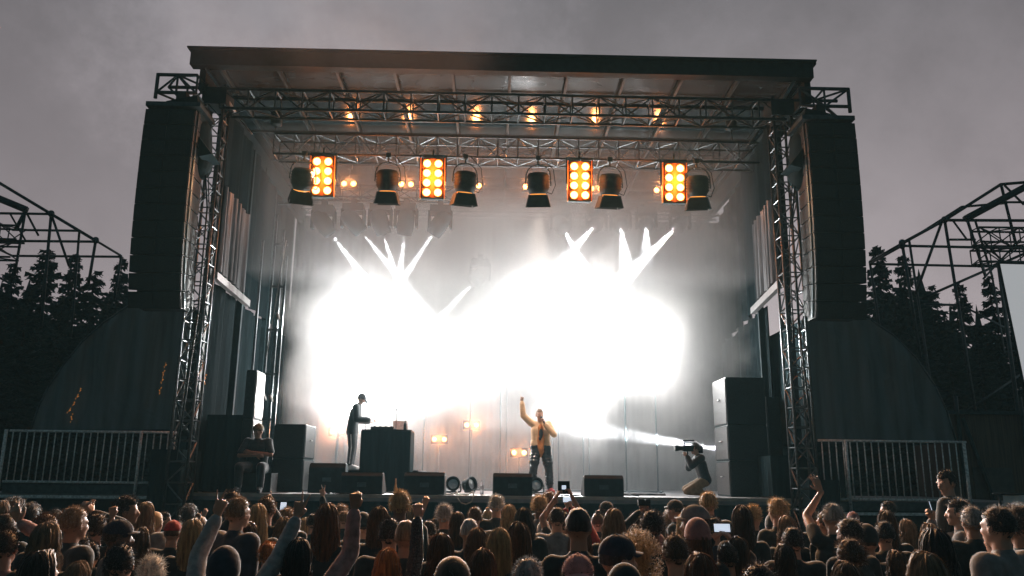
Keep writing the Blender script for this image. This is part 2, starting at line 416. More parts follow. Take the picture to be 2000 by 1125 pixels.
# ================================================================== stage lighting
WCOL = (1.0, 0.30, 0.08)
def blinder(px, py, lab, k):
    c = at(px, py, 15.75); c.z = 8.43 - .42 - .05
    root = empty('blinder_light', c); tag(root, lab, 'stage light', 'orange eight-lamp blinders under the lighting truss')
    root.rotation_euler = (R(8), 0, 0)
    MB().box((0, .06, 0), (.46, .16, .86)).build('housing', BLK, root)
    MB().box((0, -.03, 0), (.42, .02, .82)).build('reflector_panel', WARMBOX, root)
    rim = MB()
    for i in range(2):
        for j in range(4):
            x, z = (-.115 + .23 * i), (-.3 + .2 * j)
            M = Matrix.Translation((x, -.045, z)) @ Matrix.Rotation(R(90), 4, 'X')
            MB().lathe([(.001, .012), (.04, .010), (.074, 0.002), (.078, -.008)], M, n=16, cap=False).build('lamp', WARM, root)
            rim.lathe([(.080, -.004), (.094, .022), (.088, .022), (.076, -.002)], M, n=16, cap=False)
    rim.build('lamp_rims', WARMBOX, root)
    yk = MB().path([(-.27, .05, -.05), (-.27, .05, .5), (.27, .05, .5), (.27, .05, -.05)], .014)
    yk.bar((0, .05, .5), (0, .05, .62), .02); yk.build('yoke', STEEL, root)
    for s in (-1, 1): MB().box((s * .245, .0, 0), (.02, .1, .84)).build('side_flange', WARMBOX, root)
    lp = c + Vector((0, -.16, 0))
    light('SPOT', 'blinder_glow', lp, 2300, (1, .50, .22), root, lp + Vector((-lp.x * .06, -10, -4.4)), .12, 96, .8)
    light('POINT', 'blinder_spill', lp, 110, (1, .21, .035), root, None, .12)
    return root
for k, (px, py, lab) in enumerate(((630, 345, 'orange eight-lamp blinder nearest the left end of the truss'),
        (845, 350, 'orange eight-lamp blinder second from the left, between two black spotlights'),
        (1132, 355, 'orange eight-lamp blinder half veiled by smoke right of the middle'),
        (1317, 358, 'orange eight-lamp blinder nearest the right end of the truss'))):
    blinder(px, py, lab, k)

def fresnel(px, py, lab, tilt, turn, target=None):
    c = at(px, py, 15.62); c.z = 8.43 - .60
    root = empty('theatre_spotlight', c); tag(root, lab, 'stage light', 'black spotlights with barn doors under the lighting truss')
    body = MB(); M = Matrix.Rotation(turn, 4, 'Z') @ Matrix.Rotation(tilt, 4, 'X')
    body.lathe([(.10, .24), (.19, .22), (.225, .16), (.225, -.10), (.205, -.13), (.18, -.2)], M, n=20)
    for a in range(5): body.lathe([(.238, .15 - .055 * a), (.238, .135 - .055 * a)], M, n=20)
    body.box(M @ Vector((0, .14, .05)), (.26, .12, .24), M.to_3x3())
    body.build('lamp_body', BLK, root)
    lens = MB().lathe([(.16, -.2), (.165, -.215), (.1, -.235), (.001, -.24)], M, n=20, cap=False)
    lens.build('lens', LENSG, root)
    for k in range(4):
        a = math.pi / 2 * k; Rk = M @ Matrix.Rotation(a, 4, 'Z')
        w1, w2 = .175, .235
        pts = [Rk @ Vector(p) for p in ((-w1, .185, -.22), (w1, .185, -.22), (w2, .245, -.47), (-w2, .245, -.47))]
        MB().prism(pts, (Rk.to_3x3() @ Vector((0, .008, 0)))).build('barn_door', BLK, root)
    yk = MB(); Rz = Matrix.Rotation(turn, 3, 'Z')
    arc = [Rz @ Vector((.26 * math.cos(t) * (1 if abs(math.cos(t)) < .99 else 1), 0, .02 + .40 * math.sin(t) ** .6 if 0 < t < math.pi else 0)) for t in [math.pi * i / 12 for i in range(13)]]
    yk.path([arc[0] + Vector((0, 0, -.04))] + arc, .014); yk.build('yoke', STEEL, root)
    hk = MB().bar((0, 0, .41), (0, 0, .55), .022).box((0, 0, .56), (.1, .08, .1)); hk.build('hook_clamp', STEEL, root)
    cb = MB().path([(.1, .1, .62), (.32, .08, .35), (.36, .05, .0), (.28, .03, -.2), (.15, .02, -.15)], .008)
    cb.build('power_cable', BLK, root)
    if target:
        p = c + (M @ Vector((0, 0, -.3)))
        light('SPOT', 'spotlight_beam', p, 1400, (1, .80, .66), root, target, .1, 24, .5)
    return root
RAP = Vector((1.02, 17.3, DZ))
fresnel(590, 368, 'black spotlight at the left end of the truss beside an orange blinder', R(28), .3)
fresnel(756, 372, 'black spotlight second from the left, hanging straight with a thin orange lens edge', R(15), 0.0)
fresnel(908, 374, 'black spotlight tilted to the right, just left of the middle', R(15), 0.25)
fresnel(1051, 376, 'black spotlight hanging just right of the middle of the truss', R(18), -.1, RAP + Vector((0, .1, 1.2)))
fresnel(1192, 380, 'pale hazy spotlight seen through smoke beside an orange blinder', R(15), .1)
fresnel(1363, 382, 'black spotlight at the right end of the truss with a looping cable', R(15), -.15)

# pairs of warm lamps behind the truss
def lamp_pair(name, c, lab, group, stand=0.0, e=60, r=.065, gap=.115, face=Vector((0, -1, 0))):
    root = empty(name, c); tag(root, lab, 'stage light', group)
    MB().box((0, .09, 0), (.42, .12, .22)).build('housing', BLK, root)
    for s in (-1, 1):
        M = Matrix.Translation((s * gap, .02, 0)) @ Matrix.Rotation(R(90), 4, 'X')
        MB().lathe([(.001, .02), (r * .6, .016), (r, 0.0)], M, n=14, cap=False).build('lamp', WARM, root)
    if stand:
        MB().bar((0, .1, -stand), (0, .1, -.1), .014).build('stand_pole', STEEL, root)
        b = MB()
        for a in (0.4, 2.5, 4.6): b.bar((0, .1, -stand + .25), (.28 * math.cos(a), .1 + .28 * math.sin(a), -stand + .01), .01)
        b.build('tripod_legs', STEEL, root)
    else:
        MB().bar((0, .1, .1), (0, .1, .45), .016).box((0, .1, .45), (.1, .1, .1)).build('clamp', STEEL, root)
    light('SPOT', 'pair_glow', Vector(c) + Vector((0, -.08, 0)), e * 1.4, WCOL, root, Vector(c) + Vector((0, -5, -.6)), .08, 160, .6)
    return root
posn = ('far left of', 'second from the left in', 'third from the left in', 'third from the right in', 'second from the right in', 'far right of')
for i, (px, py) in enumerate(((681, 358), (793, 359), (926, 362), (1036, 364), (1164, 368), (1292, 371))):
    lamp_pair('twin_lamp', at(px, py, 18.6), 'pair of small warm lamps, %s the row behind the lighting truss' % posn[i], 'small warm lamp pairs behind the truss', e=60)
tt = truss_thing('thin truss in the haze holding the small warm lamp pairs', (-4.6, 18.7, at(900, 362, 18.7).z + .62), (5.4, 18.7, at(900, 362, 18.7).z + .62), .2, .2, .7, m=BLK)

def on_floor(px, py, Y, Z=DZ):
    p = at(px, py, Y); return p
for (px, py, Y, lab) in ((921, 830, 20.3, 'pair of warm lamps on a tall stand in the middle of the stage'), (858, 858, 20.0, 'pair of warm lamps on a lower stand right of the DJ table'),
                         (1014, 884, 19.6, 'pair of warm lamps on a short stand beside the singer\'s leg'), (658, 843, 20.2, 'pair of warm lamps glowing behind the DJ')):
    c = at(px, py, Y); lamp_pair('stand_lamp', c, lab, 'warm lamp pairs on stands', stand=c.z - DZ, e=45, r=.055, gap=.12)

zl = at(743, 425, 18.85).z + .62
truss_thing('short dark truss on the left holding a row of five moving heads', (-4.7, 18.85, zl), (-1.0, 18.85, zl), .3, .3, .45, m=BLK)
# moving heads on the rear truss, with their white beams
def moving_head(px, py, bx, by, tx, ty, lab, e=1500, cone=7.5, Y=21.0, TY=19.2, grp='moving heads on the rear truss'):
    top = at(px, py, Y); tgt = at(tx, ty, TY); lensp = at(bx, by, Y - .35)
    root = empty('moving_head_light', top); root.scale = (1.3, 1.3, 1.3); tag(root, lab, 'stage light', grp)
    MB().box((0, 0, .17), (.38, .30, .14)).box((0, 0, .30), (.1, .1, .12)).build('base', BLK, root)
    yk = MB()
    for s in (-1, 1): yk.box((s * .2, 0, -.02), (.05, .14, .34))
    yk.box((0, 0, .115), (.42, .16, .05)); yk.build('yoke', BLK, root)
    rel = lensp - top; d = (tgt - lensp).normalized()
    M = Matrix.Translation(Vector((0, 0, -.08))) @ d.to_track_quat('-Z', 'Y').to_matrix().to_4x4()
    hd = MB().lathe([(.06, .26), (.13, .22), (.16, .1), (.16, -.12), (.14, -.24), (.135, -.25)], M, n=18); hd.build('head', BLK, root)
    MB().lathe([(.06, -.255), (.04, -.262), (.001, -.265)], M, n=18, cap=False).build('lens', BEAML, root)
    p = top + (M @ Vector((0, 0, -.29))) * 1.3
    light('SPOT', 'beam', p, e, (.92, .96, 1), root, p + d * 5, .03, cone + 1.0, .06)
ord_l = ('leftmost', 'second', 'third', 'fourth', 'rightmost')
L5 = ((632, 428, 640, 450, 712, 545), (690, 425, 700, 447, 760, 520), (743, 425, 747, 450, 768, 525), (793, 425, 792, 448, 783, 525), (860, 428, 852, 455, 812, 515))
for i, a in enumerate(L5):
    moving_head(*a, 'black moving head light, %s of the five in the left cluster' % ord_l[i], e=(14000, 8000, 10000, 10000, 10000)[i], Y=18.8, TY=18.75)
R5 = ((1095, 430, 1103, 455, 1152, 545), (1165, 430, 1158, 452, 1120, 495), (1212, 430, 1215, 455, 1221, 500), (1262, 430, 1262, 455, 1262, 495), (1328, 430, 1317, 455, 1232, 540))
for i, a in enumerate(R5):
    moving_head(*a, 'hazy moving head light, %s of the five in the right cluster' % ord_l[i], e=(20000, 5000, 6000, 3500, 22000)[i], cone=6.5)
moving_head(938, 530, 925, 545, 890, 582, 'small moving head light alone between the two clusters', e=5000, Y=21.2, TY=20.5)

# low beam from the right wing
c = at(1418, 877, 19.2); root = empty('side_beam_light', (c.x, c.y, DZ)); tag(root, 'low white beam lamp beside the right wing aimed across the stage', 'stage light')
MB().box((0, 0, .02), (.34, .34, .04)).bar((0, 0, .04), (0, 0, c.z - DZ - .1), .025).build('floor_stand', STEEL, root)
M = Matrix.Translation((0, 0, c.z - DZ)) @ Matrix.Rotation(R(90), 4, 'Y')
MB().lathe([(.06, .3), (.13, .25), (.15, .1), (.15, -.08)], M, n=18).build('head', BLK, root)
MB().lathe([(.13, -.085), (.001, -.095)], M, n=18, cap=False).build('lens', COOL, root)
light('SPOT', 'beam', c + Vector((-.15, 0, 0)), 26000, (.95, .97, 1), root, at(1240, 852, 19.6), .05, 9, .2)

# unseen flood lights added in the smoke to whiten it, aimed at the audience
def flood(c, e, lab, cone=120, tgt=None):
    root = empty('added_flood_light', (c.x, c.y, DZ)); tag(root, lab, 'stage light', 'white flood lights added inside the smoke')
    h = c.z - DZ
    MB().box((0, .14, h), (.7, .16, .5)).build('housing', BLK, root)
    MB().box((0, .05, h), (.62, .02, .42)).build('lamp_face', COOL, root)
    b = MB()
    for s in (-1, 1): b.bar((s * .37, .15, .02), (s * .37, .15, h), .02)
    b.bar((-.5, .15, .02), (.5, .15, .02), .02).bar((-.37, -.25, .02), (-.37, .5, .02), .02).bar((.37, -.25, .02), (.37, .5, .02), .02)
    b.build('floor_stand', STEEL, root)
    light('POINT', 'flood', c + Vector((0, -.3, 0)), e * 1.3, (1, .98, .96), root, None, .07)
    light('SPOT', 'added_rim_throw', c + Vector((0, -.32, 0)), (e * 6.0 if e > 100 else 1), (1, .98, .95), root, c + Vector((-c.x * .1, -10, -2.2)), .08, 75, .8)  # extra throw added to rim light the crowd
for px, py, Y, e, lab in ADDED_FLOODS:
    flood(at(px, py, Y), e, lab)

# small par lamps on the stage floor
for px, lab in ((885, 'small black floor lamp with a round lens left of the water bottle'), (918, 'small black floor lamp turned away next to the water bottle'), (1047, 'small black floor lamp behind the singer\'s foot')):
    c = at(px, 945, 17.2); c.z = DZ
    root = empty('floor_lamp', c, .9 if px == 918 else 0); tag(root, lab, 'floor lamp', 'small floor lamps near the front of the stage')
    M = Matrix.Translation((0, 0, .17)) @ Matrix.Rotation(R(78), 4, 'X')
    MB().lathe([(.05, -.17), (.12, -.12), (.14, .02), (.15, .08), (.13, .08), (.11, .0)], M, n=20).build('can', BLK, root)
    MB().lathe([(.10, .03), (.001, .05)], M, n=20, cap=False).build('lens', ALU, root)
    MB().path([(-.16, 0, .18), (-.16, 0, .02), (.16, 0, .02), (.16, 0, .18)], .014).build('bracket', STEEL, root)
# ================================================================== smoke and haze
def vol_box(name, lo, hi, density, aniso, color=(1, 1, 1), blobs=None, nscale=.9, namp=.9, label=None, step=None):
    c = (Vector(lo) + Vector(hi)) / 2; s = Vector(hi) - Vector(lo)
    o = MB().box((0, 0, 0), s).build(name, None, None, c)
    m = bpy.data.materials.new(name); m.use_nodes = True; n = m.node_tree.nodes; l = m.node_tree.links
    n.remove(n['Principled BSDF'])
    pv = n.new('ShaderNodeVolumePrincipled'); pv.inputs['Color'].default_value = (*color, 1)
    pv.inputs['Anisotropy'].default_value = aniso; pv.inputs['Density'].default_value = density
    l.new(pv.outputs[0], n['Material Output'].inputs['Volume'])
    if blobs:
        tcn = n.new('ShaderNodeTexCoord'); acc = None
        no = n.new('ShaderNodeTexNoise'); no.inputs['Scale'].default_value = nscale; no.inputs['Detail'].default_value = 4.5; no.inputs['Roughness'].default_value = .62
        l.new(tcn.outputs['Object'], no.inputs['Vector'])
        for bc, br, wgt in blobs:
            sb = n.new('ShaderNodeVectorMath'); sb.operation = 'SUBTRACT'; sb.inputs[1].default_value = Vector(bc) - c
            dv = n.new('ShaderNodeVectorMath'); dv.operation = 'DIVIDE'; dv.inputs[1].default_value = br
            ln = n.new('ShaderNodeVectorMath'); ln.operation = 'LENGTH'
            l.new(tcn.outputs['Object'], sb.inputs[0]); l.new(sb.outputs[0], dv.inputs[0]); l.new(dv.outputs[0], ln.inputs[0])
            ma = n.new('ShaderNodeMath'); ma.operation = 'MULTIPLY_ADD'; ma.inputs[1].default_value = -namp; l.new(no.outputs[0], ma.inputs[0])
            l.new(ln.outputs['Value'], ma.inputs[2])             # len - noise*amp
            mr_ = n.new('ShaderNodeMapRange'); mr_.interpolation_type = 'SMOOTHSTEP'
            mr_.inputs['From Min'].default_value = 1.0 - namp * .5; mr_.inputs['From Max'].default_value = .62 - namp * .5
            mr_.inputs['To Min'].default_value = 0; mr_.inputs['To Max'].default_value = wgt * density
            l.new(ma.outputs[0], mr_.inputs[0])
            if acc is None: acc = mr_.outputs[0]
            else:
                ad = n.new('ShaderNodeMath'); ad.operation = 'MAXIMUM'; l.new(acc, ad.inputs[0]); l.new(mr_.outputs[0], ad.inputs[1]); acc = ad.outputs[0]
        l.new(acc, pv.inputs['Density'])
    o.data.materials.append(m); tag(o, kind='stuff')
    if step: o.data.materials[0].cycles.volume_step_rate = step
    return o
vol_box('haze', (-60, -12, -1), (60, 60, 16.5), .0011, .0, (.42, .86, 1.0))  # thin blue green haze added over everything to lift the blacks
vol_box('stage_haze', (-4.75, 18.2, DZ + .02), (5.62, 22.6, 9.25), .11, .4, (.96, .98, 1.0))
vol_box('lamp_haze', (-5.1, 15.86, 6.0), (5.5, 17.5, 9.2), .09, .2, (.96, .98, 1.0), step=1.5)
def E(px, py, Y, rx, ry, rz, w=1.0): return (tuple(at(px, py, Y)), (rx, ry, rz), w)
vol_box('smoke', (-5.1, 18.4, DZ + .05), (6.3, 22.5, 9.2), .50, .35, (1.0, .98, .96), blobs=[
    E(765, 670, 20.3, 3.2, 2.6, 3.1), E(1190, 660, 20.4, 3.7, 2.6, 3.3), E(970, 660, 20.6, 3.6, 2.0, 2.8, .8), E(1310, 760, 20.5, 2.8, 2.0, 2.6, .4),
    E(1040, 540, 21.0, 6.2, 2.6, 5.0, .9), E(1360, 600, 20.4, 2.0, 2.2, 3.2, .6), E(640, 760, 20.6, 1.6, 1.8, 2.6, .5)], nscale=.72, namp=1.6, step=.6)
vol_box('drifting_smoke', (-6.5, 11.0, 8.6), (7.5, 13.7, 15.5), .035, .2, (.95, .94, .96), blobs=[
    E(740, 70, 12.4, 2.3, 1.5, 2.0), E(440, 30, 12.4, 1.0, 1.5, 3.0, .6)], nscale=.75, namp=2.2, step=1.0)
# ================================================================== stage wings, props, surroundings
def poly(pxs, Y, off, name, m, parent=None, bow=0.0):
    return MB().prism([at(x, y, Y) for x, y in pxs], off).build(name, m, parent)
lt = [(370, 596), (345, 840), (60, 842), (75, 795), (95, 755), (125, 712), (160, 668), (200, 632), (250, 598)]
rt = [(1572, 622), (1700, 624), (1745, 655), (1790, 700), (1825, 752), (1850, 805), (1868, 864), (1584, 864)]
def sheet_tarp(lab, outline, Y):
    """a tarpaulin stretched over a wing frame, cut into vertical pleats, with a back frame behind it"""
    root = empty('wing_tarpaulin', (at(outline[0][0], 700, Y).x, Y, DZ)); tag(root, lab, 'tarpaulin')
    inv = root.location.copy()
    pts = [at(x, y, Y) - inv for x, y in outline]
    n = len(pts); c = sum(pts, Vector()) / n
    # fan of rings towards the centre, dented for folds
    mb = MB(); rings = 14; per = []
    for i in range(n):
        a, b = pts[i], pts[(i + 1) % n]
        for k in range(14): per.append(a.lerp(b, k / 14))
    N = len(per); vs = []
    for r in range(rings + 1):
        t = r / rings
        for k, p in enumerate(per):
            q = p.lerp(c, t); q.y += (.06 * math.sin(q.x * 9) + .04 * mnoise.noise(q * 1.3) + .025 * math.sin(q.x * 23 + q.z)) * min(1, t * 4)
            vs.append(q)
    fs = [(r * N + k, r * N + (k + 1) % N, (r + 1) * N + (k + 1) % N, (r + 1) * N + k) for r in range(rings) for k in range(N)]
    mb.add(vs, fs, True).build('front_sheet', TARP, root)
    MB().prism([p + Vector((0, .12, 0)) for p in pts], (0, 2.2, 0)).build('side_sheet', CLOTH, root)
    e = MB()
    for a, b in zip(pts, pts[1:] + pts[:1]): e.bar(a + Vector((0, -.0, 0)), b, .02)
    e.build('edge_rope', STEEL, root)
    return root
sheet_tarp('large dark tarpaulin with a curved edge below the left hanging speakers', lt, 15.6)
sheet_tarp('large dark tarpaulin with a curved edge below the right hanging speakers', rt, 15.6)

def railing(lab, x0, x1, ytop, ybot, n, Y, posts, extra_low=None):
    z1 = at((x0 + x1) / 2, ytop, Y).z; z0 = at((x0 + x1) / 2, ybot, Y).z
    xa, xb = at(x0, (ytop + ybot) / 2, Y).x, at(x1, (ytop + ybot) / 2, Y).x
    root = empty('stage_railing', ((xa + xb) / 2, Y, DZ)); tag(root, lab, 'railing')
    cx = root.location.x; zz = lambda z: z - DZ
    MB().bar((xa - cx, 0, zz(z1)), (xb - cx, 0, zz(z1)), .022).build('rail', RAILM, root)
    MB().bar((xa - cx, 0, zz(z0)), (xb - cx, 0, zz(z0)), .022).build('rail', RAILM, root)
    MB().box(((xa + xb) / 2 - cx, .03, zz(z0) - .12), (xb - xa, .03, .16)).build('toe_board', STEEL, root)
    MB().box(((xa + xb) / 2 - cx, -.03, zz(z0) - .25), (xb - xa, .04, .05)).build('lower_rail', RAILM, root)
    for i in range(n):
        x = xa + (xb - xa) * (i + .5) / n
        MB().bar((x - cx, 0, zz(z0)), (x - cx, 0, zz(z1)), .0115).build('baluster', RAILM, root)
    for px in posts:
        x = at(px, ytop, Y).x
        MB().bar((x - cx, -.03, -.28), (x - cx, -.03, zz(z1) + .02), .03, n=8).build('post', RAILM, root)
RAILM = mat('galvanised_rail', (0.75, 0.74, 0.72), 0.5, metal=0.1, vary=0.4, scale=30)
railing('steel railing of the left wing in front of the dark tarpaulin', 12, 345, 843, 942, 24, 14.92, (14, 278))
railing('steel railing of the right wing in front of the dark tarpaulin', 1602, 1893, 862, 976, 21, 14.92, (1650, 1880))
for x0, x1 in ((-9.3, -5.98), (6.68, 10.2)):
    tag(MB().box(((x0 + x1) / 2, 17.4, DZ - .10), (x1 - x0, 4.7, .14)).build('wing_platform', DECK), 'plain dark deck of the %s stage wing behind its railing' % ('left' if x0 < 0 else 'right'), 'platform')

def cabinet(name, lab, px0, px1, py0, py1, Y, depth, cat='speaker', face=None, group=None, turn=0, z0=None, grille_m=None):
    a, b = at(px0, py1, Y), at(px1, py1, Y); w = b.x - a.x; zt = at((px0 + px1) / 2, py0, Y).z; zb = a.z if z0 is None else z0
    h = zt - zb
    root = empty(name, ((a.x + b.x) / 2, Y + depth / 2, zb), turn); tag(root, lab, cat, group)
    c = (0, 0, h / 2)
    bm = MB().box(c, (w, depth, h)); o = bm.build('cabinet', BLK, root)
    bev(o, .012)
    MB().box((0, -depth / 2 - .006, h / 2), (w - .05, .012, h - .05)).build('grille', GRILLE, root)
    for s in (-1, 1):
        MB().box((s * (w / 2 + .006), 0, h / 2), (.012, depth - .06, h - .06)).build('side_panel', SIDEP, root)
        MB().bar((s * (w / 2 + .03), -.08, h * .55), (s * (w / 2 + .03), .08, h * .55), .012).build('handle', ALU, root)
    return root, zt
SIDEP = mat('speaker_side_panel', (0.02, 0.024, 0.026), 0.5, vary=0.25, scale=30, bump=0.2)
def bev(o, w=.01, seg=2):
    m = o.modifiers.new('bevel', 'BEVEL'); m.width = w; m.segments = seg; m.limit_method = 'ANGLE'
    return o
# right stack: three cabinets
z = DZ
for i, (t_, lab) in enumerate(((900, 'bottom black speaker cabinet of the tall stack at the right'), (830, 'middle black speaker cabinet of the tall stack at the right'), (737, 'top black speaker cabinet of the tall stack at the right'))):
    _, z = cabinet('speaker_cabinet', lab, 1428, 1506, t_, 968, 15.9, .95, z0=z + .004, group='black speakers stacked at the right')
z = DZ
for i, (t_, lab) in enumerate(((896, 'lower black speaker cabinet of the stack at the left behind the guard'), (828, 'upper black speaker cabinet of the stack at the left behind the guard'))):
    _, z = cabinet('speaker_cabinet', lab, 527, 588, t_, 965, 16.3, .95, z0=z + .004, group='black speakers stacked at the left')
z = DZ
for i, (t_, lab) in enumerate(((818, 'lower narrow column speaker beside the left truss tower'), (722, 'upper narrow column speaker beside the left truss tower'))):
    _, z = cabinet('column_speaker', lab, 462, 482, t_, 965, 15.6, .6, z0=z + .004, group='narrow column speakers on the left')
# dark cloth covered blocks beside the towers
for (a, b, t_, Y, lab) in ((288, 345, 880, 14.45, 'low black cloth covered block left of the left truss tower'), (392, 462, 812, 15.6, 'tall black cloth covered block right of the left truss tower'),
                        (1512, 1655, 893, 15.1, 'wide black cloth covered block right of the right truss tower'), (1585, 1640, 940, 14.4, 'low black box in front of the right railing')):
    p, q = at(a, 960, Y), at(b, 960, Y); zt = at((a + b) / 2, t_, Y).z
    rb = empty('covered_block', ((p.x + q.x) / 2, Y + .5, 0 if Y < 15 else DZ)); tag(rb, lab, 'covered crate'); zb = rb.location.z
    w, h = q.x - p.x, zt - zb
    o = MB().box((0, 0, h / 2), (w, .9, h)).build('crate', BLK, rb)
    def cl(u, v, w=w, h=h):
        a_ = u * 2 * math.pi; k = 1 / max(abs(math.cos(a_)), abs(math.sin(a_)))
        r = 1 + .03 * math.sin(u * 120) * (1 - v)
        return Vector((math.cos(a_) * k * (w / 2 + .02) * r, math.sin(a_) * k * .47 * r, .03 + (h - .02) * v))
    m_ = MB().grid(120, 6, cl); m_.box((0, 0, h + .012), (w + .03, .93, .02)); m_.build('cloth_cover', CLOTH, rb)

# wedge monitors
def wedge(px0, px1, py, Y, lab):
    a, b = at(px0, 968, Y), at(px1, 968, Y); w = b.x - a.x; h = at(px0, py, Y).z - DZ
    root = empty('wedge_monitor', ((a.x + b.x) / 2, Y + .3, DZ)); tag(root, lab, 'stage monitor', 'black wedge monitors along the front of the stage')
    prof = [(-.30, 0), (-.30, h * .86), (-.24, h), (-.10, h), (.30, h * .22), (.30, 0)]
    o = MB().prism([(-w / 2, y, z) for y, z in prof], (w, 0, 0)).build('cabinet', BLK, root); bev(o, .015)
    g1, g2 = Vector((0, -.07, h * .97)), Vector((0, .27, h * .28)); d = g2 - g1
    nrm = Vector((0, -d.z, d.y)).normalized(); nrm = nrm if nrm.z > 0 else -nrm
    MB().prism([(-w / 2 + .04, g1.y, g1.z), (w / 2 - .04, g1.y, g1.z), (w / 2 - .04, g2.y, g2.z), (-w / 2 + .04, g2.y, g2.z)], nrm * .012).build('grille', GRILLE, root)
    MB().box((0, -.17, h + .006), (w - .03, .13, .012)).build('top_edge', SIDEP, root)
    MB().box((0, -.305, h * .45), (.16, .012, .08)).build('handle', STEEL, root)
    MB().path([(w / 2 - .05, .28, .05), (w / 2 + .15, .3, .012), (w / 2 + .35, .15, .012), (w / 2 + .3, -.1, .012)], .009).build('cable', BLK, root)
wedge(600, 672, 905, 15.9, 'leftmost wedge monitor, set further back beside the black speaker stack')
wedge(664, 746, 923, 15.15, 'wedge monitor in front of the DJ, second from the left')
wedge(788, 868, 923, 15.15, 'wedge monitor at the right corner of the DJ table')
wedge(962, 1040, 925, 15.1, 'wedge monitor in front of the singer')
wedge(1141, 1219, 929, 15.1, 'rightmost wedge monitor standing alone on the stage')

# DJ riser and table
rz_ = 2.09
ri = empty('dj_riser', (-2.9, 19.2, DZ)); tag(ri, 'low black riser under the DJ', 'riser')
MB().box((0, 0, (rz_ - DZ) / 2), (2.6, 2.2, rz_ - DZ - .006)).build('platform', BLK, ri)
MB().box((0, 0, rz_ - DZ - .0), (2.62, 2.22, .02)).build('top_board', DECK, ri)
a, b = at(708, 840, 17.6), at(802, 840, 17.6)
dt = empty('dj_table', ((a.x + b.x) / 2, 17.95, DZ)); tag(dt, 'tall DJ table wrapped in black cloth with equipment on top', 'table')
w, h = b.x - a.x, a.z - DZ
MB().box((0, 0, h), (w + .02, .82, .03)).build('tabletop', BLK, dt)
def dcl(u, v):
    a_ = (u + .0) * 2 * math.pi; k = 1 / max(abs(math.cos(a_)), abs(math.sin(a_))); r = 1 + .02 * math.sin(u * 150) * (1 - v) + .015 * (1 - v)
    return Vector((math.cos(a_) * k * (w / 2 + .015) * r, math.sin(a_) * k * .42 * r, .012 + (h - .03) * v))
MB().grid(160, 8, dcl).build('black_cloth', CLOTH, dt)
for sx in (-1, 1):
    for sy in (-1, 1): MB().bar((sx * w * .42, sy * .33, .01), (sx * w * .42, sy * .33, h - .02), .02).build('leg', STEEL, dt)
T = Vector((dt.location.x, dt.location.y, DZ + h + .016))
mx = empty('dj_mixer', T + Vector((-.12, 0, 0))); tag(mx, 'low grey DJ mixer lying on the black table', 'DJ mixer')
MB().box((0, 0, .035), (.5, .36, .07)).build('case', SIDEP, mx)
for i in range(4):
    for j in range(3): MB().lathe([(.014, 0), (.012, .025)], Matrix.Translation((-.18 + .12 * i, -.1 + .1 * j, .07)), n=10).build('knob', BLK, mx)
lp = empty('laptop', T + Vector((.1, .12, .07)) + Vector((-.12, -.1, .0)), .5); lp.location.z = T.z + .072
lp.location = T + Vector((.30, .08, 0)); tag(lp, 'open laptop on the right half of the DJ table', 'laptop')
MB().box((0, 0, .01), (.34, .24, .02)).build('keyboard', SIDEP, lp)
MB().box((0, .15, .12), (.34, .012, .22), Matrix.Rotation(R(-20), 3, 'X')).build('screen_lid', ALU, lp)
for xo, lab in ((-.05, 'thin upright antenna on the DJ table'),):
    an = empty('microphone_stand', T + Vector((.18, -.2, 0))); tag(an, 'thin upright microphone stand on the DJ table', 'microphone stand')
    MB().lathe([(.07, 0), (.07, .015), (.01, .02)], Matrix.Identity(4), n=16).build('base', STEEL, an)
    MB().bar((0, 0, .02), (0, 0, .42), .008).build('pole', STEEL, an)
    MB().capsule((0, 0, .42), .014, (0, 0, .46), .016).build('microphone', BLK, an)
bm_ = empty('boom_microphone', T + Vector((-.62, .2, -h)) + Vector((.0, .55, 0))); bm_.location.z = rz_ + .012; tag(bm_, 'dark angled boom microphone in front of the DJ face', 'microphone')
MB().lathe([(.12, 0), (.12, .015), (.01, .02)], Matrix.Identity(4), n=16).build('base', STEEL, bm_)
MB().bar((0, 0, .02), (0, 0, 1.40), .01).bar((0, 0, 1.40), (-.02, -.1, 1.52), .008).build('pole', STEEL, bm_)
MB().capsule((.03, -.1, 1.46), .022, (-.06, -.1, 1.60), .03).build('microphone', BLK, bm_)
for nm, x, lab in (('drinks_bottle', .38, 'small dark bottle at the right end of the DJ table'),):
    bt = MB().lathe([(.03, 0), (.032, .1), (.03, .12), (.012, .16), (.012, .2)], Matrix.Identity(4), n=14); o = bt.build(nm, BLK, None, T + Vector((x, -.25, 0))); tag(o, lab, 'bottle')

# water bottle on the floor, cable loop, cone light
GL = bpy.data.materials.new('clear_plastic'); GL.use_nodes = True; b_ = GL.node_tree.nodes['Principled BSDF']
b_.inputs['Transmission Weight'].default_value = .8; b_.inputs['Roughness'].default_value = .1; b_.inputs['Base Color'].default_value = (.9, .95, 1, 1); b_.inputs['IOR'].default_value = 1.2
wb = empty('water_bottle', (at(941, 965, 15.35).x, 15.35, DZ)); tag(wb, 'clear plastic water bottle standing near the front edge of the stage', 'bottle')
MB().lathe([(.03, 0), (.034, .02), (.033, .08), (.030, .11), (.034, .14), (.033, .19), (.014, .235), (.013, .25)], Matrix.Identity(4), n=18).build('bottle_body', GL, wb)
MB().lathe([(.016, .245), (.016, .27)], Matrix.Identity(4), n=14).build('bottle_cap', PALE, wb)
for x_, lab in ((772, 'small bottle with an orange tip beside the DJ table'),):
    o = MB().lathe([(.03, 0), (.033, .1), (.012, .19), (.012, .28)], Matrix.Identity(4), n=14).build('drinks_bottle', mat('amber', (.55, .25, .08), .3), None, (at(x_, 965, 15.4).x, 15.4, DZ)); tag(o, lab, 'bottle')
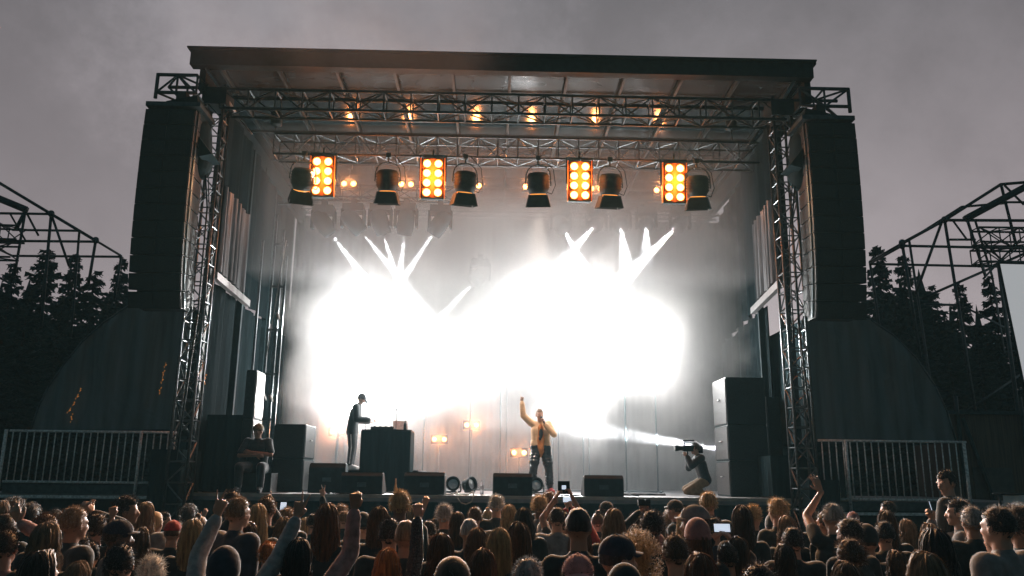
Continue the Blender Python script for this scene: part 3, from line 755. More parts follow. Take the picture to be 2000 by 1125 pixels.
cb = [at(870, 958, 15.2), at(885, 957, 15.1), at(893, 960, 14.96), at(893, 972, 14.93), at(900, 982, 14.92), at(910, 985, 14.92), at(921, 980, 14.92), at(925, 968, 14.94), at(924, 960, 14.97), at(915, 956, 15.1), at(890, 955, 15.3)]
for p in cb:
    if p.y > 15: p.z = DZ + .014
tag(MB().path(cb, .011).build('stage_cable', mat('pale_cable', (.45, .40, .32), .5)), 'pale cable hanging in a loop over the stage edge', 'cable')
for (pxs, lab) in (((640, 720, 15.05), 'black cable lying along the stage edge on the left'), ((1045, 1135, 15.3), 'black cable between the singer and the right monitor')):
    x0, x1, Y = pxs; pts = []
    for i in range(14):
        p = at(x0 + (x1 - x0) * i / 13, 965, Y); p.z = DZ + .012; p.y += .12 * math.sin(i * 1.1); pts.append(p)
    tag(MB().path(pts, .011).build('stage_cable', BLK), lab, 'cable')
for (x_, w_, lab) in ((1230, .25, 'small pale metal strip on the floor right of the rightmost monitor'), (1262, .45, 'longer pale metal strip on the stage floor'), (1290, .35, 'pale metal strip on the floor near the kneeling cameraman')):
    p = at(x_, 960, 16.0); tag(MB().box((0, 0, .02), (w_, .09, .035)).build('floor_strip', PALE, None, (p.x, 16.4, DZ + .001)), lab, 'cable ramp')

# lift mast on the left side (pale rails with pulleys)
lm = empty('lift_mast', (0, 17.2, DZ)); tag(lm, 'tall mast of pale metal rails with white pulley wheels on the left of the stage', 'lift mast')
Y = 17.2
for x0, x1, y0 in ((545, 503, 420), (560, 520, 450), (530, 478, 470), (575, 530, 500)):
    p = at(x1, 900, Y); q = at(x0, y0, Y)
    MB().box((p.x, 0, (q.z - DZ) / 2), (.045, .05, q.z - DZ)).build('rail', MIDT, lm)
a0, b0 = at(503, 900, Y).x, at(530, 900, Y).x
for k in range(7): MB().box(((a0 + b0) / 2, 0, .5 + k * .95), (b0 - a0, .04, .05)).build('crossbar', MIDT, lm)
MB().bar((at(520, 700, Y).x, -.03, at(520, 700, Y).z - DZ), (at(560, 470, Y).x, -.03, at(560, 470, Y).z - DZ), .012).build('lift_rope', PALE, lm)
for px, py in ((543, 617), (516, 776), (529, 778)):
    p = at(px, py, Y - .08)
    MB().lathe([(.06, -.02), (.085, -.02), (.07, 0), (.085, .02), (.06, .02)], Matrix.Translation((p.x, -.08, p.z - DZ)) @ Matrix.Rotation(R(70), 4, 'Y'), n=20).build('pulley_wheel', PALE, lm)

# hanging motors in the roof corners
for px, py, lab in ((540, 232, 'small dark hoist motor under the left of the roof'), (1428, 240, 'small dark hoist motor under the right of the roof')):
    p = at(px, py, 15.9); o = empty('hoist_motor', p); tag(o, lab, 'hoist')
    MB().lathe([(.08, -.16), (.12, -.14), (.12, .12), (.08, .16)], Matrix.Identity(4), n=14).build('motor_body', BLK, o)
    MB().bar((0, 0, .14), (0, 0, 9.38 - p.z), .012).bar((0, 0, -.14), (0, 0, 8.93 - p.z), .012).build('chain', STEEL, o)
# diagonal braces glinting at the sides
for a, b, lab in (((465, 228), (492, 262), 'bright slanting brace left of the lighting truss'), ((1487, 250), (1461, 282), 'bright slanting brace right of the lighting truss')):
    tag(MB().bar(at(*a, 15.6), at(*b, 15.6), .018).build('steel_brace', ALU), lab, 'brace')

# orange lit thing right of the stack
p = at(1518, 822, 17.5); oo = empty('work_lamp', (p.x, 17.5, DZ)); tag(oo, 'small orange work lamp glowing beside the right speaker stack', 'lamp')
hh = p.z - DZ
MB().bar((0, 0, 0), (0, 0, hh - .04), .02).box((0, 0, .015), (.3, .3, .03)).build('stand', STEEL, oo)
MB().box((0, 0, hh), (.26, .1, .1)).build('housing', BLK, oo)
MB().box((0, -.056, hh), (.22, .01, .07)).build('lamp_face', emat('orange_lamp', (1, .42, .08), 2.2), oo)
light('POINT', 'work_glow', p + Vector((0, -.15, .1)), 5, (1, .5, .15), oo, None, .05)
for px0, px1, py0, py1, Y, lab in ((1500, 1528, 775, 865, 16.9, 'dark equipment rack right of the right speaker stack'),):
    cabinet('equipment_rack', lab, px0, px1, py0, py1, Y, .6, cat='equipment rack', z0=DZ)

# ------------------------------------------------------------------ scaffolds
def tubes(root, segs, name, r, m=None):
    for (a, b, Y1, Y2) in segs: MB().bar(at(*a, Y1), at(*b, Y2), r).build(name, m or SCAF, root)
SCAF = mat('scaffold_tube', (0.035, 0.055, 0.062), 0.5, metal=0.5, vary=0.3, scale=12)
def scaffold(lab, segs, lattices, Yf, Yb, r=.045):
    root = empty('scaffold_tower', (0, 0, 0)); tag(root, lab, 'scaffold')
    for a, b, k in segs:
        rr = r * k
        MB().bar(at(*a, Yf), at(*b, Yf), rr).build('scaffold_tube', SCAF, root)
    # the back frame repeats the front one a bay further away
    for a, b, k in segs[:6]:
        p, q = at(*a, Yf), at(*b, Yf); p.y += Yb - Yf; q.y += Yb - Yf
        MB().bar(p, q, r * .8).build('scaffold_tube', SCAF, root)
    for a, b in lattices:
        tube_truss(root, at(*a, Yf), at(*b, Yf), .4, .4, .55, .03, .018, m=SCAF)
    for a in {s[0] for s in segs[:5]}:
        p = at(*a, Yf); MB().bar(p, p + Vector((0, Yb - Yf, 0)), r * .7).build('ledger', SCAF, root)
        MB().capsule(p, .09, p + Vector((0, 0, .02)), .09, n=8, m=3).build('coupler', SCAF, root)
    return root
scaffold('dark scaffold roof frame against the sky at the far left', [
    ((-40, 334), (100, 418), 1), ((100, 418), (187, 470), 1), ((-40, 416), (100, 418), .8), ((-40, 470), (187, 472), .8), ((187, 470), (172, 560), .9), ((100, 418), (80, 640), .9),
    ((100, 418), (135, 520), .8), ((50, 410), (28, 540), .8), ((-40, 372), (52, 410), 2.2), ((50, 412), (30, 450), 1.2), ((50, 412), (75, 460), .7), ((20, 418), (50, 470), .6), ((-40, 520), (30, 560), .7)],
    [((-60, 455), (42, 458)), ((-60, 490), (30, 492))], 22.0, 23.6, r=.045)
scaffold('large dark scaffold tower with many tubes at the far right', [
    ((1762, 475), (1845, 430), 1), ((1845, 430), (1955, 360), 1), ((1762, 475), (1798, 700), .9), ((1845, 430), (1930, 960), .9), ((1762, 480), (2040, 486), .8), ((1955, 360), (2050, 352), .9),
    ((1845, 430), (2040, 431), .9), ((1840, 432), (1788, 575), .8), ((1955, 360), (1985, 480), .9), ((1890, 432), (1925, 540), .9), ((1905, 432), (1938, 540), .7), ((1885, 428), (2040, 345), 2.2), ((1855, 468), (1905, 468), .7),
    ((1800, 583), (2040, 478), .8), ((1806, 594), (1875, 596), .7), ((1938, 540), (1962, 690), .6), ((1862, 432), (1890, 470), .6), ((1962, 362), (2000, 400), .7), ((1910, 520), (2040, 520), .8), ((1920, 470), (1990, 545), .6), ((1990, 470), (1920, 545), .6), ((1960, 395), (2040, 395), .7),
    ((1870, 815), (2040, 700), .7), ((1885, 600), (2040, 680), .6)],
    [((1905, 462), (2060, 464)), ((1905, 500), (2060, 502))], 20.5, 22.4, r=.045)

# white screen and the low building at the right
sc_ = empty('projection_screen', (at(1975, 640, 19.5).x, 19.5, 0)); tag(sc_, 'tall pale screen with a black border cut by the right edge of the picture', 'screen')
pts = [at(1950, 513, 19.5), at(2140, 518, 19.5), at(2195, 790, 19.5), at(2003, 775, 19.5)]
pts[3].x = pts[0].x + .25
pts = [p - sc_.location for p in pts]
MB().prism(pts, (0, .05, 0)).build('screen_cloth', emat('lit_screen', (.80, .80, .82), .42), sc_)  # even glow put into the cloth to raise its brightness
for a, b in zip(pts, pts[1:] + pts[:1]): MB().bar(a, b, .035).build('border', BLK, sc_)
MB().bar(pts[0] + Vector((.1, .15, 0)), Vector((pts[0].x + .1, .15, 0)), .05).build('support_post', SCAF, sc_)
MB().bar(pts[1] + Vector((-.1, .15, 0)), Vector((pts[1].x - .1, .15, 0)), .05).build('support_post', SCAF, sc_)
SHED = mat('brown_cladding', (0.16, 0.10, 0.075), 0.8, vary=0.35, scale=3, stretch=(8, 1, .4))
sh = empty('site_cabin', (at(1960, 900, 18.5).x + .6, 18.5, 0)); tag(sh, 'low brown cabin behind crossed scaffold braces at the right edge', 'cabin')
zt = at(1960, 810, 18.5).z
MB().box((0, .8, zt / 2), (3.6, 1.6, zt)).build('wall', SHED, sh)
MB().box((0, .8, zt + .04), (3.8, 1.8, .08)).build('roof', SCAF, sh)
for s in (-1, 1): MB().bar((-1.5 + .9, -.12, .1), (-1.5 + .9 + s * .9, -.12, zt - .1), .045).build('cross_brace', SCAF, sh)
for x in (-1.6, -.1, 1.5): MB().bar((x, -.1, 0), (x, -.1, zt + .4), .045).build('post', SCAF, sh)
MB().box((-.9, -.02, zt * .5), (.9, .03, 1.1)).build('window', mat('dull_window', (.12, .09, .08), .3), sh)
bn = empty('banner', (at(1980, 990, 12.5).x + .4, 12.5, 0)); tag(bn, 'small pale banner stretched on a rail at the lower right edge', 'banner')
zt = at(1980, 965, 12.5).z
MB().grid(30, 8, lambda u, v: Vector((-.55 + 1.6 * u, .02 * math.sin(u * 20), zt - .65 * v))).build('banner_cloth', SCREEN, bn)
MB().bar((-.7, 0, zt), (1.1, 0, zt), .02).bar((-.6, 0, 0), (-.6, 0, zt), .02).bar((1.05, 0, 0), (1.05, 0, zt), .02).build('banner_frame', SCAF, bn)

# crowd barrier in front of the stage
br = empty('crowd_barrier', (0.3, 13.2, 0)); tag(br, 'long black metal crowd barrier between the audience and the stage', 'barrier')
for z_ in (1.08, .1): MB().bar((-9, 0, z_), (10, 0, z_), .03).build('rail', STEEL, br)
for i in range(20): MB().box((-9 + i * 1.0, 0, .56), (.05, .05, 1.1)).build('upright', STEEL, br)
MB().box((.5, .03, .6), (19, .01, .9)).build('panel', BLK, br)

# ------------------------------------------------------------------ fir trees
def fir(seed, H, spread):
    rnd = random.Random(seed); tr = MB(); tr.bar((0, 0, 0), (0.0, 0, H * .97), .02 * H ** .9, .01, n=8)
    cr = MB(); z = H * .08
    while z < H * .995:
        t = z / H; Rr = spread * (1 - t) ** .8 * rnd.uniform(.6, 1.2) * (1 + .25 * math.sin(t * 17 + seed)) + .12
        nb = rnd.randint(6, 9); a0 = rnd.random() * 6.28
        for b in range(nb):
            a = a0 + 6.283 * b / nb + rnd.uniform(-.3, .3); L_ = Rr * rnd.uniform(.55, 1.12)
            if rnd.random() < .08: continue
            droop = rnd.uniform(.18, .5) * L_; d = Vector((math.cos(a), math.sin(a), 0)); s = Vector((-d.y, d.x, 0))
            zz = z + rnd.uniform(-.2, .2)
            n = max(4, int(L_ / .16)); prev = None
            for k in range(n + 1):
                q = k / n; p = d * (L_ * q) + Vector((0, 0, zz - droop * math.sin(q * 1.9) + .22 * L_ * q * q * rnd.uniform(.6, 1.2)))
                if prev is not None:
                    for sg in (-1, 1, 0):
                        ln = (.38 * (1 - q * .55) + .08) * rnd.uniform(.5, 1.25) * min(1, .35 + L_ * .5)
                        e1 = p + (s * sg + d * .45).normalized() * ln + Vector((0, 0, rnd.uniform(-.22, .02) * (1.5 if sg == 0 else 1)))
                        w = d * .07 * rnd.uniform(.6, 1.4)
                        cr.add([prev - w, p + w, e1 + Vector((0, 0, -.03)), e1 + w * .3], [(0, 1, 2), (0, 2, 3)])
                        e2 = p + Vector((rnd.uniform(-.1, .1), rnd.uniform(-.1, .1), -ln * .6)); cr.add([prev, p, e2], [(0, 1, 2)])
                prev = p
        z += H * .014 + .10
    return tr.mesh('trunk_mesh', BARK), cr.mesh('crown_mesh', NEEDLE)
FIRS = [fir(3, 14, 2.9), fir(8, 14, 2.4), fir(21, 14, 3.4)]
def tree(px, py, Y, k, lab, grp, wide=1.0):
    p = at(px, py, Y); s = p.z / 14.0
    root = empty('fir_tree', (p.x, Y, 0), RND.uniform(0, 6.28)); tag(root, lab, 'tree', grp); root.scale = (s * wide, s * wide, s)
    for nm, me in zip(('trunk', 'crown'), FIRS[k % 3]):
        o = bpy.data.objects.new(nm, me); COL.objects.link(o); o.parent = root
GL_, GR_ = 'dark fir trees behind the left wing', 'dark fir trees behind the right wing'
TL = [(95, 487, 33, 'broad fir with a rounded tip under the left scaffold'), (150, 493, 31, 'slim pointed fir between two broader ones on the left'), (28, 515, 34, 'fir at the left edge of the picture'), (187, 530, 30, 'fir just right of the left scaffold corner'),
      (240, 500, 38, 'fir whose branches reach out beside the left hanging speakers'), (-40, 540, 30, 'lower fir cut by the left picture edge'), (60, 560, 27, 'shorter near fir on the left with light gaps below its tip'), (125, 575, 26, 'shorter near fir under the slim pointed one'), (215, 580, 29, 'short fir just above the left tarpaulin'),
      (-10, 610, 25, 'low fir at the left edge beneath the scaffold'), (300, 540, 40, 'fir mostly hidden behind the left hanging speakers')]
TR = [(1712, 478, 36, 'tallest slim fir just right of the right hanging speakers'), (1762, 500, 34, 'slim fir under the left corner of the right scaffold'), (1815, 560, 33, 'broad fir inside the right scaffold'), (1872, 552, 35, 'fir with a thin tip behind the middle of the right scaffold'),
      (1930, 540, 32, 'tall broad fir left of the pale screen'), (1985, 560, 31, 'fir behind the pale screen'), (2050, 540, 36, 'fir beyond the right edge'), (1745, 575, 28, 'short near fir above the right tarpaulin'), (1845, 620, 27, 'short fir low inside the right scaffold'), (1905, 640, 26, 'lowest fir beside the pale screen'), (1670, 560, 40, 'fir mostly hidden behind the right hanging speakers')]
for i, (x, y, Y, lab) in enumerate(TL): tree(x, y, Y, i, lab, GL_, 1.45 if i % 3 == 0 else 1.15)
for i, (x, y, Y, lab) in enumerate(TR): tree(x, y, Y, i + 1, lab, GR_, 1.4 if i % 3 == 2 else 1.15)
# far wood behind everything
wd = MB(); rw = random.Random(5)
for i in range(300):
    a = rw.uniform(-1.05, 1.05); d = rw.uniform(44, 58); x, y = d * math.sin(a), d * math.cos(a) ; h = rw.uniform(8, 12)
    for k in range(9):
        t = k / 9; r = 3.2 * (1 - t) * rw.uniform(.8, 1.2) + .1; zb = h * t * .97; n = 7; a0 = rw.random() * 6
        ring = [(x + r * math.cos(a0 + 6.283 * j / n) * rw.uniform(.6, 1.2), y + r * math.sin(a0 + 6.283 * j / n), zb - rw.uniform(0, .9)) for j in range(n)]
        wd.add(ring + [(x, y, zb + h * .2)], [(j, (j + 1) % n, n) for j in range(n)])
tag(wd.build('distant_wood', NEEDLE), kind='stuff')

# thin glowing strips added on the left wing as painted glints of warm light
for k, pts_ in enumerate((((324, 708), (318, 735), (311, 772)), ((158, 758), (146, 785), (128, 812)), ((142, 808), (137, 826)), ((402, 728), (400, 752)))):
    sl = MB()
    for a_, b_2 in zip(pts_[:-1], pts_[1:]):
        n_ = 7
        for q in range(n_):
            if (q * 5 + k) % 4 == 3: continue
            A_, B_ = at(*a_, 15.52).lerp(at(*b_2, 15.52), q / n_), at(*a_, 15.52).lerp(at(*b_2, 15.52), (q + .8) / n_)
            sl.bar(A_ + Vector((.02 * math.sin(q * 2.1), 0, 0)), B_, .004 + .010 * abs(math.sin(q * 1.7 + k)), .003)
    tag(sl.build('light_slit', emat('warm_slit', (1.0, .36, .06), .28)), ('longest warm slit of light in the left tarpaulin', 'slanting warm slit of light near the left end of the tarpaulin', 'tiny warm slit of light low in the left tarpaulin', 'warm glint on the cloth right of the left truss tower')[k], 'light slit')
# ================================================================== people
SKIN = [mat('skin_light', (0.42, 0.24, 0.17), 0.5, vary=0.12, scale=14), mat('skin_tan', (0.30, 0.165, 0.11), 0.5, vary=0.12, scale=14), mat('skin_brown', (0.14, 0.075, 0.05), 0.5, vary=0.12, scale=14)]
def hair_mat(name, col, vary=.65, tr=.14):
    m = mat(name, tuple(c * .95 for c in col), .56, vary=vary, scale=8, sheen=.7, translucent=tr, stretch=(5, 5, .5)); return m
HAIR = dict(black=hair_mat('hair_black', (.022, .022, .024)), brown=hair_mat('hair_brown', (.075, .042, .025)), dark=hair_mat('hair_dark_brown', (.04, .026, .02)),
            auburn=hair_mat('hair_auburn', (.11, .048, .024)), blonde=hair_mat('hair_blonde', (.36, .24, .12)), fair=hair_mat('hair_light_brown', (.19, .12, .07)),
            platinum=hair_mat('hair_platinum', (.55, .50, .43)), grey=hair_mat('hair_grey', (.26, .26, .26)), ginger=hair_mat('hair_ginger', (.34, .12, .03)))
FAB = dict(black=mat('fabric_black', (.02, .032, .038), .9, scale=20, bump=.3, sheen=.3), navy=mat('fabric_navy', (.02, .03, .05), .9, scale=20, bump=.3, sheen=.3),
           grey=mat('fabric_grey', (.16, .17, .18), .9, scale=20, bump=.3, sheen=.3), slate=mat('fabric_slate', (.28, .29, .30), .9, scale=24, bump=.5, sheen=.2), denim=mat('fabric_denim', (.10, .13, .17), .9, scale=24, bump=.4, sheen=.2),
           white=mat('fabric_white', (.55, .55, .54), .9, scale=20, bump=.3), red=mat('fabric_red', (.33, .03, .03), .85, scale=20, bump=.3, sheen=.2), pink=mat('fabric_pink', (.45, .20, .20), .9, scale=20, bump=.3, sheen=.3),
           plaid=mat('fabric_plaid', (.34, .19, .18), .9, vary=.35, scale=22, bump=.4, sheen=.3), tan=mat('jacket_tan', (.64, .42, .25), .7, vary=.12, scale=9, bump=.25), olive=mat('fabric_olive', (.05, .055, .04), .9, scale=20, bump=.3),
           rose=mat('fabric_rose', (.26, .13, .13), .9, scale=20, bump=.4, sheen=.3), sand=mat('trouser_sand', (.20, .14, .08), .85, scale=14, bump=.3), sequin=mat('sequin_black', (.05, .055, .06), .25, metal=.6, vary=.8, scale=90, bump=1.0))

def hand_blobs(mb, wrist, d, n, side, pose):
    """palm, four fingers with three bones each and a thumb; d finger direction, n palm normal, side +1 thumb towards d x n"""
    d = d.normalized(); n = (n - d * n.dot(d)).normalized(); s = d.cross(n) * side
    for k in (-1, -.33, .33, 1):
        mb.capsule(wrist + s * .010 * k, .015, wrist + d * .088 + s * .030 * k, .0125, n=8, m=3)
    curl = {'open': [(4, 8, 6)] * 4, 'relaxed': [(18, 28, 18), (22, 32, 20), (28, 36, 22), (32, 40, 25)], 'fist': [(62, 100, 70)] * 4,
            'peace': [(2, 3, 2), (4, 4, 2), (80, 98, 60), (84, 98, 60)], 'point': [(3, 4, 3), (78, 96, 60), (84, 96, 60), (84, 96, 60)], 'grip': [(48, 55, 35)] * 4, 'bowl': [(30, 40, 25), (30, 42, 28), (34, 44, 28), (36, 46, 28)]}[pose]
    spread = {'peace': (.26, -.22, 0, 0), 'open': (.12, .04, -.04, -.14)}.get(pose, (.05, .02, -.02, -.05))
    for i, (off, L_, r) in enumerate(((.031, .072, .0088), (.0105, .080, .009), (-.0105, .075, .0087), (-.031, .060, .0078))):
        p = wrist + d * (.092 - .006 * abs(i - 1.2)) + s * off; f = (d + s * spread[i]).normalized(); a = 0
        ax = f.cross(n).normalized()
        for j, (fr, cu) in enumerate(zip((.45, .31, .24), curl[i])):
            a += R(cu); dd = f * math.cos(a) + n * math.sin(a); q = p + dd * L_ * fr
            mb.capsule(p, r * (1 - .08 * j), q, r * (.92 - .1 * j), n=8, m=3); p = q
    b = wrist + d * .025 + s * .028
    if pose in ('fist', 'peace', 'point', 'grip'):
        m_ = b + (s * .35 + d * .75 + n * .55).normalized() * .038; t = m_ + (-s * .75 + d * .25 + n * .25).normalized() * .034
    else:
        m_ = b + (s * .75 + d * .65 + n * .15).normalized() * .040; t = m_ + (s * .35 + d * .9 + n * .1).normalized() * .032
    mb.capsule(b, .0135, m_, .0105, n=8, m=3); mb.capsule(m_, .0105, t, .0085, n=8, m=3)
    mb.capsule(wrist + d * .01, .018, b + d * .008, .015, n=8, m=3)

def remeshed(mb, name, voxel, smooth=2, dec=None):
    me = bpy.data.meshes.new(name + '_raw'); me.from_pydata([v[:] for v in mb.v], [], mb.f)
    o = bpy.data.objects.new('tmp_raw', me); COL.objects.link(o)
    m = o.modifiers.new('r', 'REMESH'); m.mode = 'VOXEL'; m.voxel_size = voxel; m.use_smooth_shade = True
    if smooth: s = o.modifiers.new('s', 'SMOOTH'); s.factor = .5; s.iterations = smooth
    if dec: q = o.modifiers.new('d', 'DECIMATE'); q.ratio = dec
    dg = bpy.context.evaluated_depsgraph_get(); dg.update()
    out = bpy.data.meshes.new_from_object(o.evaluated_get(dg)); out.name = name
    bpy.data.objects.remove(o); bpy.data.meshes.remove(me)
    out.polygons.foreach_set('use_smooth', [True] * len(out.polygons))
    return out

V = Vector
BASE = dict(pelvis=V((0, 0, .95)), waist=V((0, 0, 1.08)), chest=V((0, .005, 1.29)), neck=V((0, 0, 1.46)), head=V((0, .02, 1.632)), hyaw=0.0, hpitch=0.0,
            shL=V((-.185, 0, 1.415)), elL=V((-.23, -.03, 1.13)), wrL=V((-.22, .06, .88)), shR=V((.185, 0, 1.415)), elR=V((.23, -.03, 1.13)), wrR=V((.22, .06, .88)),
            hipL=V((-.09, 0, .92)), knL=V((-.10, .03, .50)), anL=V((-.11, 0, .09)), hipR=V((.09, 0, .92)), knR=V((.10, .03, .50)), anR=V((.11, 0, .09)),
            toL=V((-.13, .15, .035)), toR=V((.13, .15, .035)), handL='relaxed', handR='relaxed', nL=V((.9, .2, 0)), nR=V((-.9, .2, 0)))
def skel(**k):
    J = {a: (b.copy() if isinstance(b, Vector) else b) for a, b in BASE.items()}
    for a, b in k.items(): J[a] = b
    return J
def bell(mb, a, ra, b, rb, flat=.68):
    """torso section: three side by side capsules"""
    for k in (-1, -.5, 0, .5, 1):
        mb.capsule(a + V((k * ra * .5, 0, 0)), ra * flat * (1 - .12 * abs(k)), b + V((k * rb * .5, 0, 0)), rb * flat * (1 - .12 * abs(k)), n=12, m=4)
def body_mesh(J, voxel=.011, slim=1.0, face=True):
    mb = MB()
    bell(mb, J['pelvis'], .165, J['waist'], .140 * slim); bell(mb, J['waist'], .140 * slim, J['chest'], .165 * slim)
    top = J['neck'] - (J['neck'] - J['chest']).normalized() * .09
    bell(mb, J['chest'], .165 * slim, top, .14 * slim, .62)
    for s in 'LR':
        sh, el, wr = J['sh' + s], J['el' + s], J['wr' + s]
        mb.capsule(top, .062, sh, .056 * slim, n=12); mb.capsule(J['neck'] - V((0, 0, .03)), .045, sh + V((0, 0, .0)), .045 * slim, n=12)
        mb.capsule(sh, .055 * slim, el, .040, n=12); mb.capsule(el, .041, wr, .026, n=12)
        d = (wr - el).normalized()
        if (s + 'hd') in J: d = J[s + 'hd']
        hand_blobs(mb, wr + d * .012, d, J['n' + s], (1 if s == 'L' else -1), J['hand' + s])
        hp, kn, an, to = J['hip' + s], J['kn' + s], J['an' + s], J['to' + s]
        mb.capsule(J['pelvis'], .11, hp, .10); mb.capsule(hp, .095, kn, .060, n=12); mb.capsule(kn, .061, an, .040, n=12)
        mb.capsule(an, .042, to, .034, n=10); mb.capsule(an + (an - to) * .25 + V((0, 0, -.0)), .036, to, .03, n=10)
    H = J['head']; mb.capsule(J['neck'] - V((0, 0, .02)), .062, H + V((0, -.012, -.07)), .054, n=14)
    RH = (Matrix.Rotation(J['hyaw'], 3, 'Z') @ Matrix.Rotation(J['hpitch'], 3, 'X'))
    def hp_(x, y, z): return H + RH @ V((x, y, z))
    mb.ell(hp_(0, -.012, .022), (.076, .096, .098), RH, 20, 14); mb.ell(hp_(0, .012, -.012), (.068, .082, .095), RH, 18, 12)
    mb.ell(hp_(0, .028, -.06), (.052, .062, .055), RH, 16, 10); mb.ell(hp_(0, .068, -.092), (.026, .022, .022), RH, 12, 8)
    for s in (-1, 1):
        mb.ell(hp_(s * .078, -.008, -.008), (.012, .021, .032), RH @ Matrix.Rotation(s * -.35, 3, 'Z'), 12, 8)
        mb.ell(hp_(s * .040, .062, -.022), (.022, .020, .016), RH, 10, 8); mb.ell(hp_(s * .034, .074, .024), (.026, .016, .010), RH, 10, 8)
    mb.capsule(hp_(0, .086, .012), .009, hp_(0, .108, -.028), .013, n=10); mb.ell(hp_(0, .098, -.034), (.020, .014, .010), RH, 10, 8)
    mb.ell(hp_(0, .086, -.058), (.024, .012, .007), RH, 10, 8); mb.ell(hp_(0, .083, -.071), (.020, .012, .008), RH, 10, 8)
    return remeshed(mb, 'body_mesh', voxel, 2)
def shirt_mesh(J, infl=.014, sleeve=1.0, slim=1.0, hem=.0, collar=True, voxel=.015, puff=0.0, zip_open=False):
    mb = MB(); i = infl
    bell(mb, J['pelvis'] + V((0, 0, hem)), .168 + i + puff, J['waist'], .150 * slim + i + puff); bell(mb, J['waist'], .150 * slim + i + puff, J['chest'], .17 * slim + i)
    top = J['neck'] - (J['neck'] - J['chest']).normalized() * .09
    bell(mb, J['chest'], .17 * slim + i, top, .145 * slim + i, .63)
    for s in 'LR':
        sh, el, wr = J['sh' + s], J['el' + s], J['wr' + s]
        mb.capsule(top, .066 + i, sh, .060 * slim + i, n=12); mb.capsule(J['neck'] - V((0, 0, .05)), .045 + i, sh, .047 + i, n=12)
        if sleeve >= 1:
            mb.capsule(sh, .059 + i, el, .048 + i, n=12); mb.capsule(el, .048 + i, el.lerp(wr, .93), .034 + i * .9, n=12)
            for k in range(5):                                   # folds of the sleeve
                q = .15 + .18 * k; mb.capsule(sh.lerp(el, q), .058 + i - .009 * q, sh.lerp(el, q + .04), .060 + i - .009 * q, n=12, m=2)
                q = .12 + .17 * k; mb.capsule(el.lerp(wr, q), .050 + i - .013 * q, el.lerp(wr, q + .05), .052 + i - .013 * q, n=12, m=2)
        else: mb.capsule(sh, .062 + i, sh.lerp(el, sleeve), .056 + i, n=12)
    if collar: mb.capsule(J['neck'] - V((0, .0, .05)), .072 + i * .6, J['neck'] + V((0, 0, -.005)), .064 + i * .5, n=16)
    return remeshed(mb, 'top_mesh', voxel, 2)
def trousers_mesh(J, infl=.014, voxel=.015, rag=0):
    mb = MB(); i = infl
    bell(mb, J['pelvis'] + V((0, 0, -.0)), .17 + i, J['waist'] - V((0, 0, .04)), .150 + i)
    for s in 'LR':
        hp, kn, an = J['hip' + s], J['kn' + s], J['an' + s]
        mb.capsule(J['pelvis'], .118 + i, hp, .108 + i); mb.capsule(hp, .10 + i, kn, .068 + i, n=12); mb.capsule(kn, .068 + i, kn.lerp(an, .92), .052 + i, n=12)
        for k in range(rag):
            q = .2 + .16 * k; mb.capsule(kn.lerp(an, q), .062 + i, kn.lerp(an, q + .05), .075 + i, n=12, m=2)
            mb.capsule(hp.lerp(kn, q), .088 + i, hp.lerp(kn, q + .05), .097 + i, n=12, m=2)
    return remeshed(mb, 'trousers_mesh', voxel, 2)
def shoe_mesh(J, s):
    an, to = J['an' + s], J['to' + s]; mb = MB(); back = an + (an - to) * .28; back.z = to.z
    mb.capsule(back + V((0, 0, .012)), .044, to + V((0, 0, .004)), .042, n=12); mb.capsule(an, .055, an.lerp(to, .6), .047, n=12)
    return remeshed(mb, 'shoe_mesh', .01, 1)

# ---- hair, built round the head centre (0,0,0), face towards +Y
def rib(mb, pts, w0, w1, nrm):
    """narrow ribbon along pts"""
    n = len(pts); vs = []
    for k, p in enumerate(pts):
        t = (pts[min(k + 1, n - 1)] - pts[max(k - 1, 0)]); s = t.cross(nrm)
        s = s.normalized() if s.length > 1e-6 else V((1, 0, 0)); w = w0 + (w1 - w0) * k / (n - 1)
        vs += [p - s * w, p + s * w]
    mb.add(vs, [(2 * k, 2 * k + 1, 2 * k + 3, 2 * k + 2) for k in range(n - 1)], True)
def scalp(mb, g=1.0, low=-.35, crop=.40, jitter=.0, rnd=None):
    def fn(v, q):
        k = 1.0
        if v.y > .25 and v.z < crop: k = .86
        if v.z < low: k = .88
        nq = 1 + jitter * (mnoise.noise(v * 3.1) + .6 * mnoise.noise(v * 8))
        return q * k * nq
    mb.ell((0, -.012, .022), (.083 * g, .104 * g, .108 * g), None, 30, 20, fn)
def short_hair(seed, ln=.018, g=1.02, crop=.42, n=900, mess=.6):
    rnd = random.Random(seed); mb = MB(); scalp(mb, g, -.45, crop, .09)
    for i in range(n):
        z = rnd.uniform(-.5, 1); a = rnd.uniform(0, 6.283); r = math.sqrt(max(0, 1 - z * z)); v = V((r * math.cos(a), r * math.sin(a), z))
        if v.y > .3 and v.z < crop + .05: continue
        c = V((v.x * .083 * g, v.y * .104 * g - .012, v.z * .108 * g + .022))
        d = (v + V((rnd.uniform(-mess, mess), .25 + rnd.uniform(-mess, mess), rnd.uniform(-mess, mess) - .1))).normalized()
        l = ln * rnd.uniform(.5, 1.3); w = .0026; s = d.orthogonal().normalized() * w
        mb.add([c - s, c + s, c + d * l], [(0, 1, 2)])
    return mb.mesh('hair_mesh')
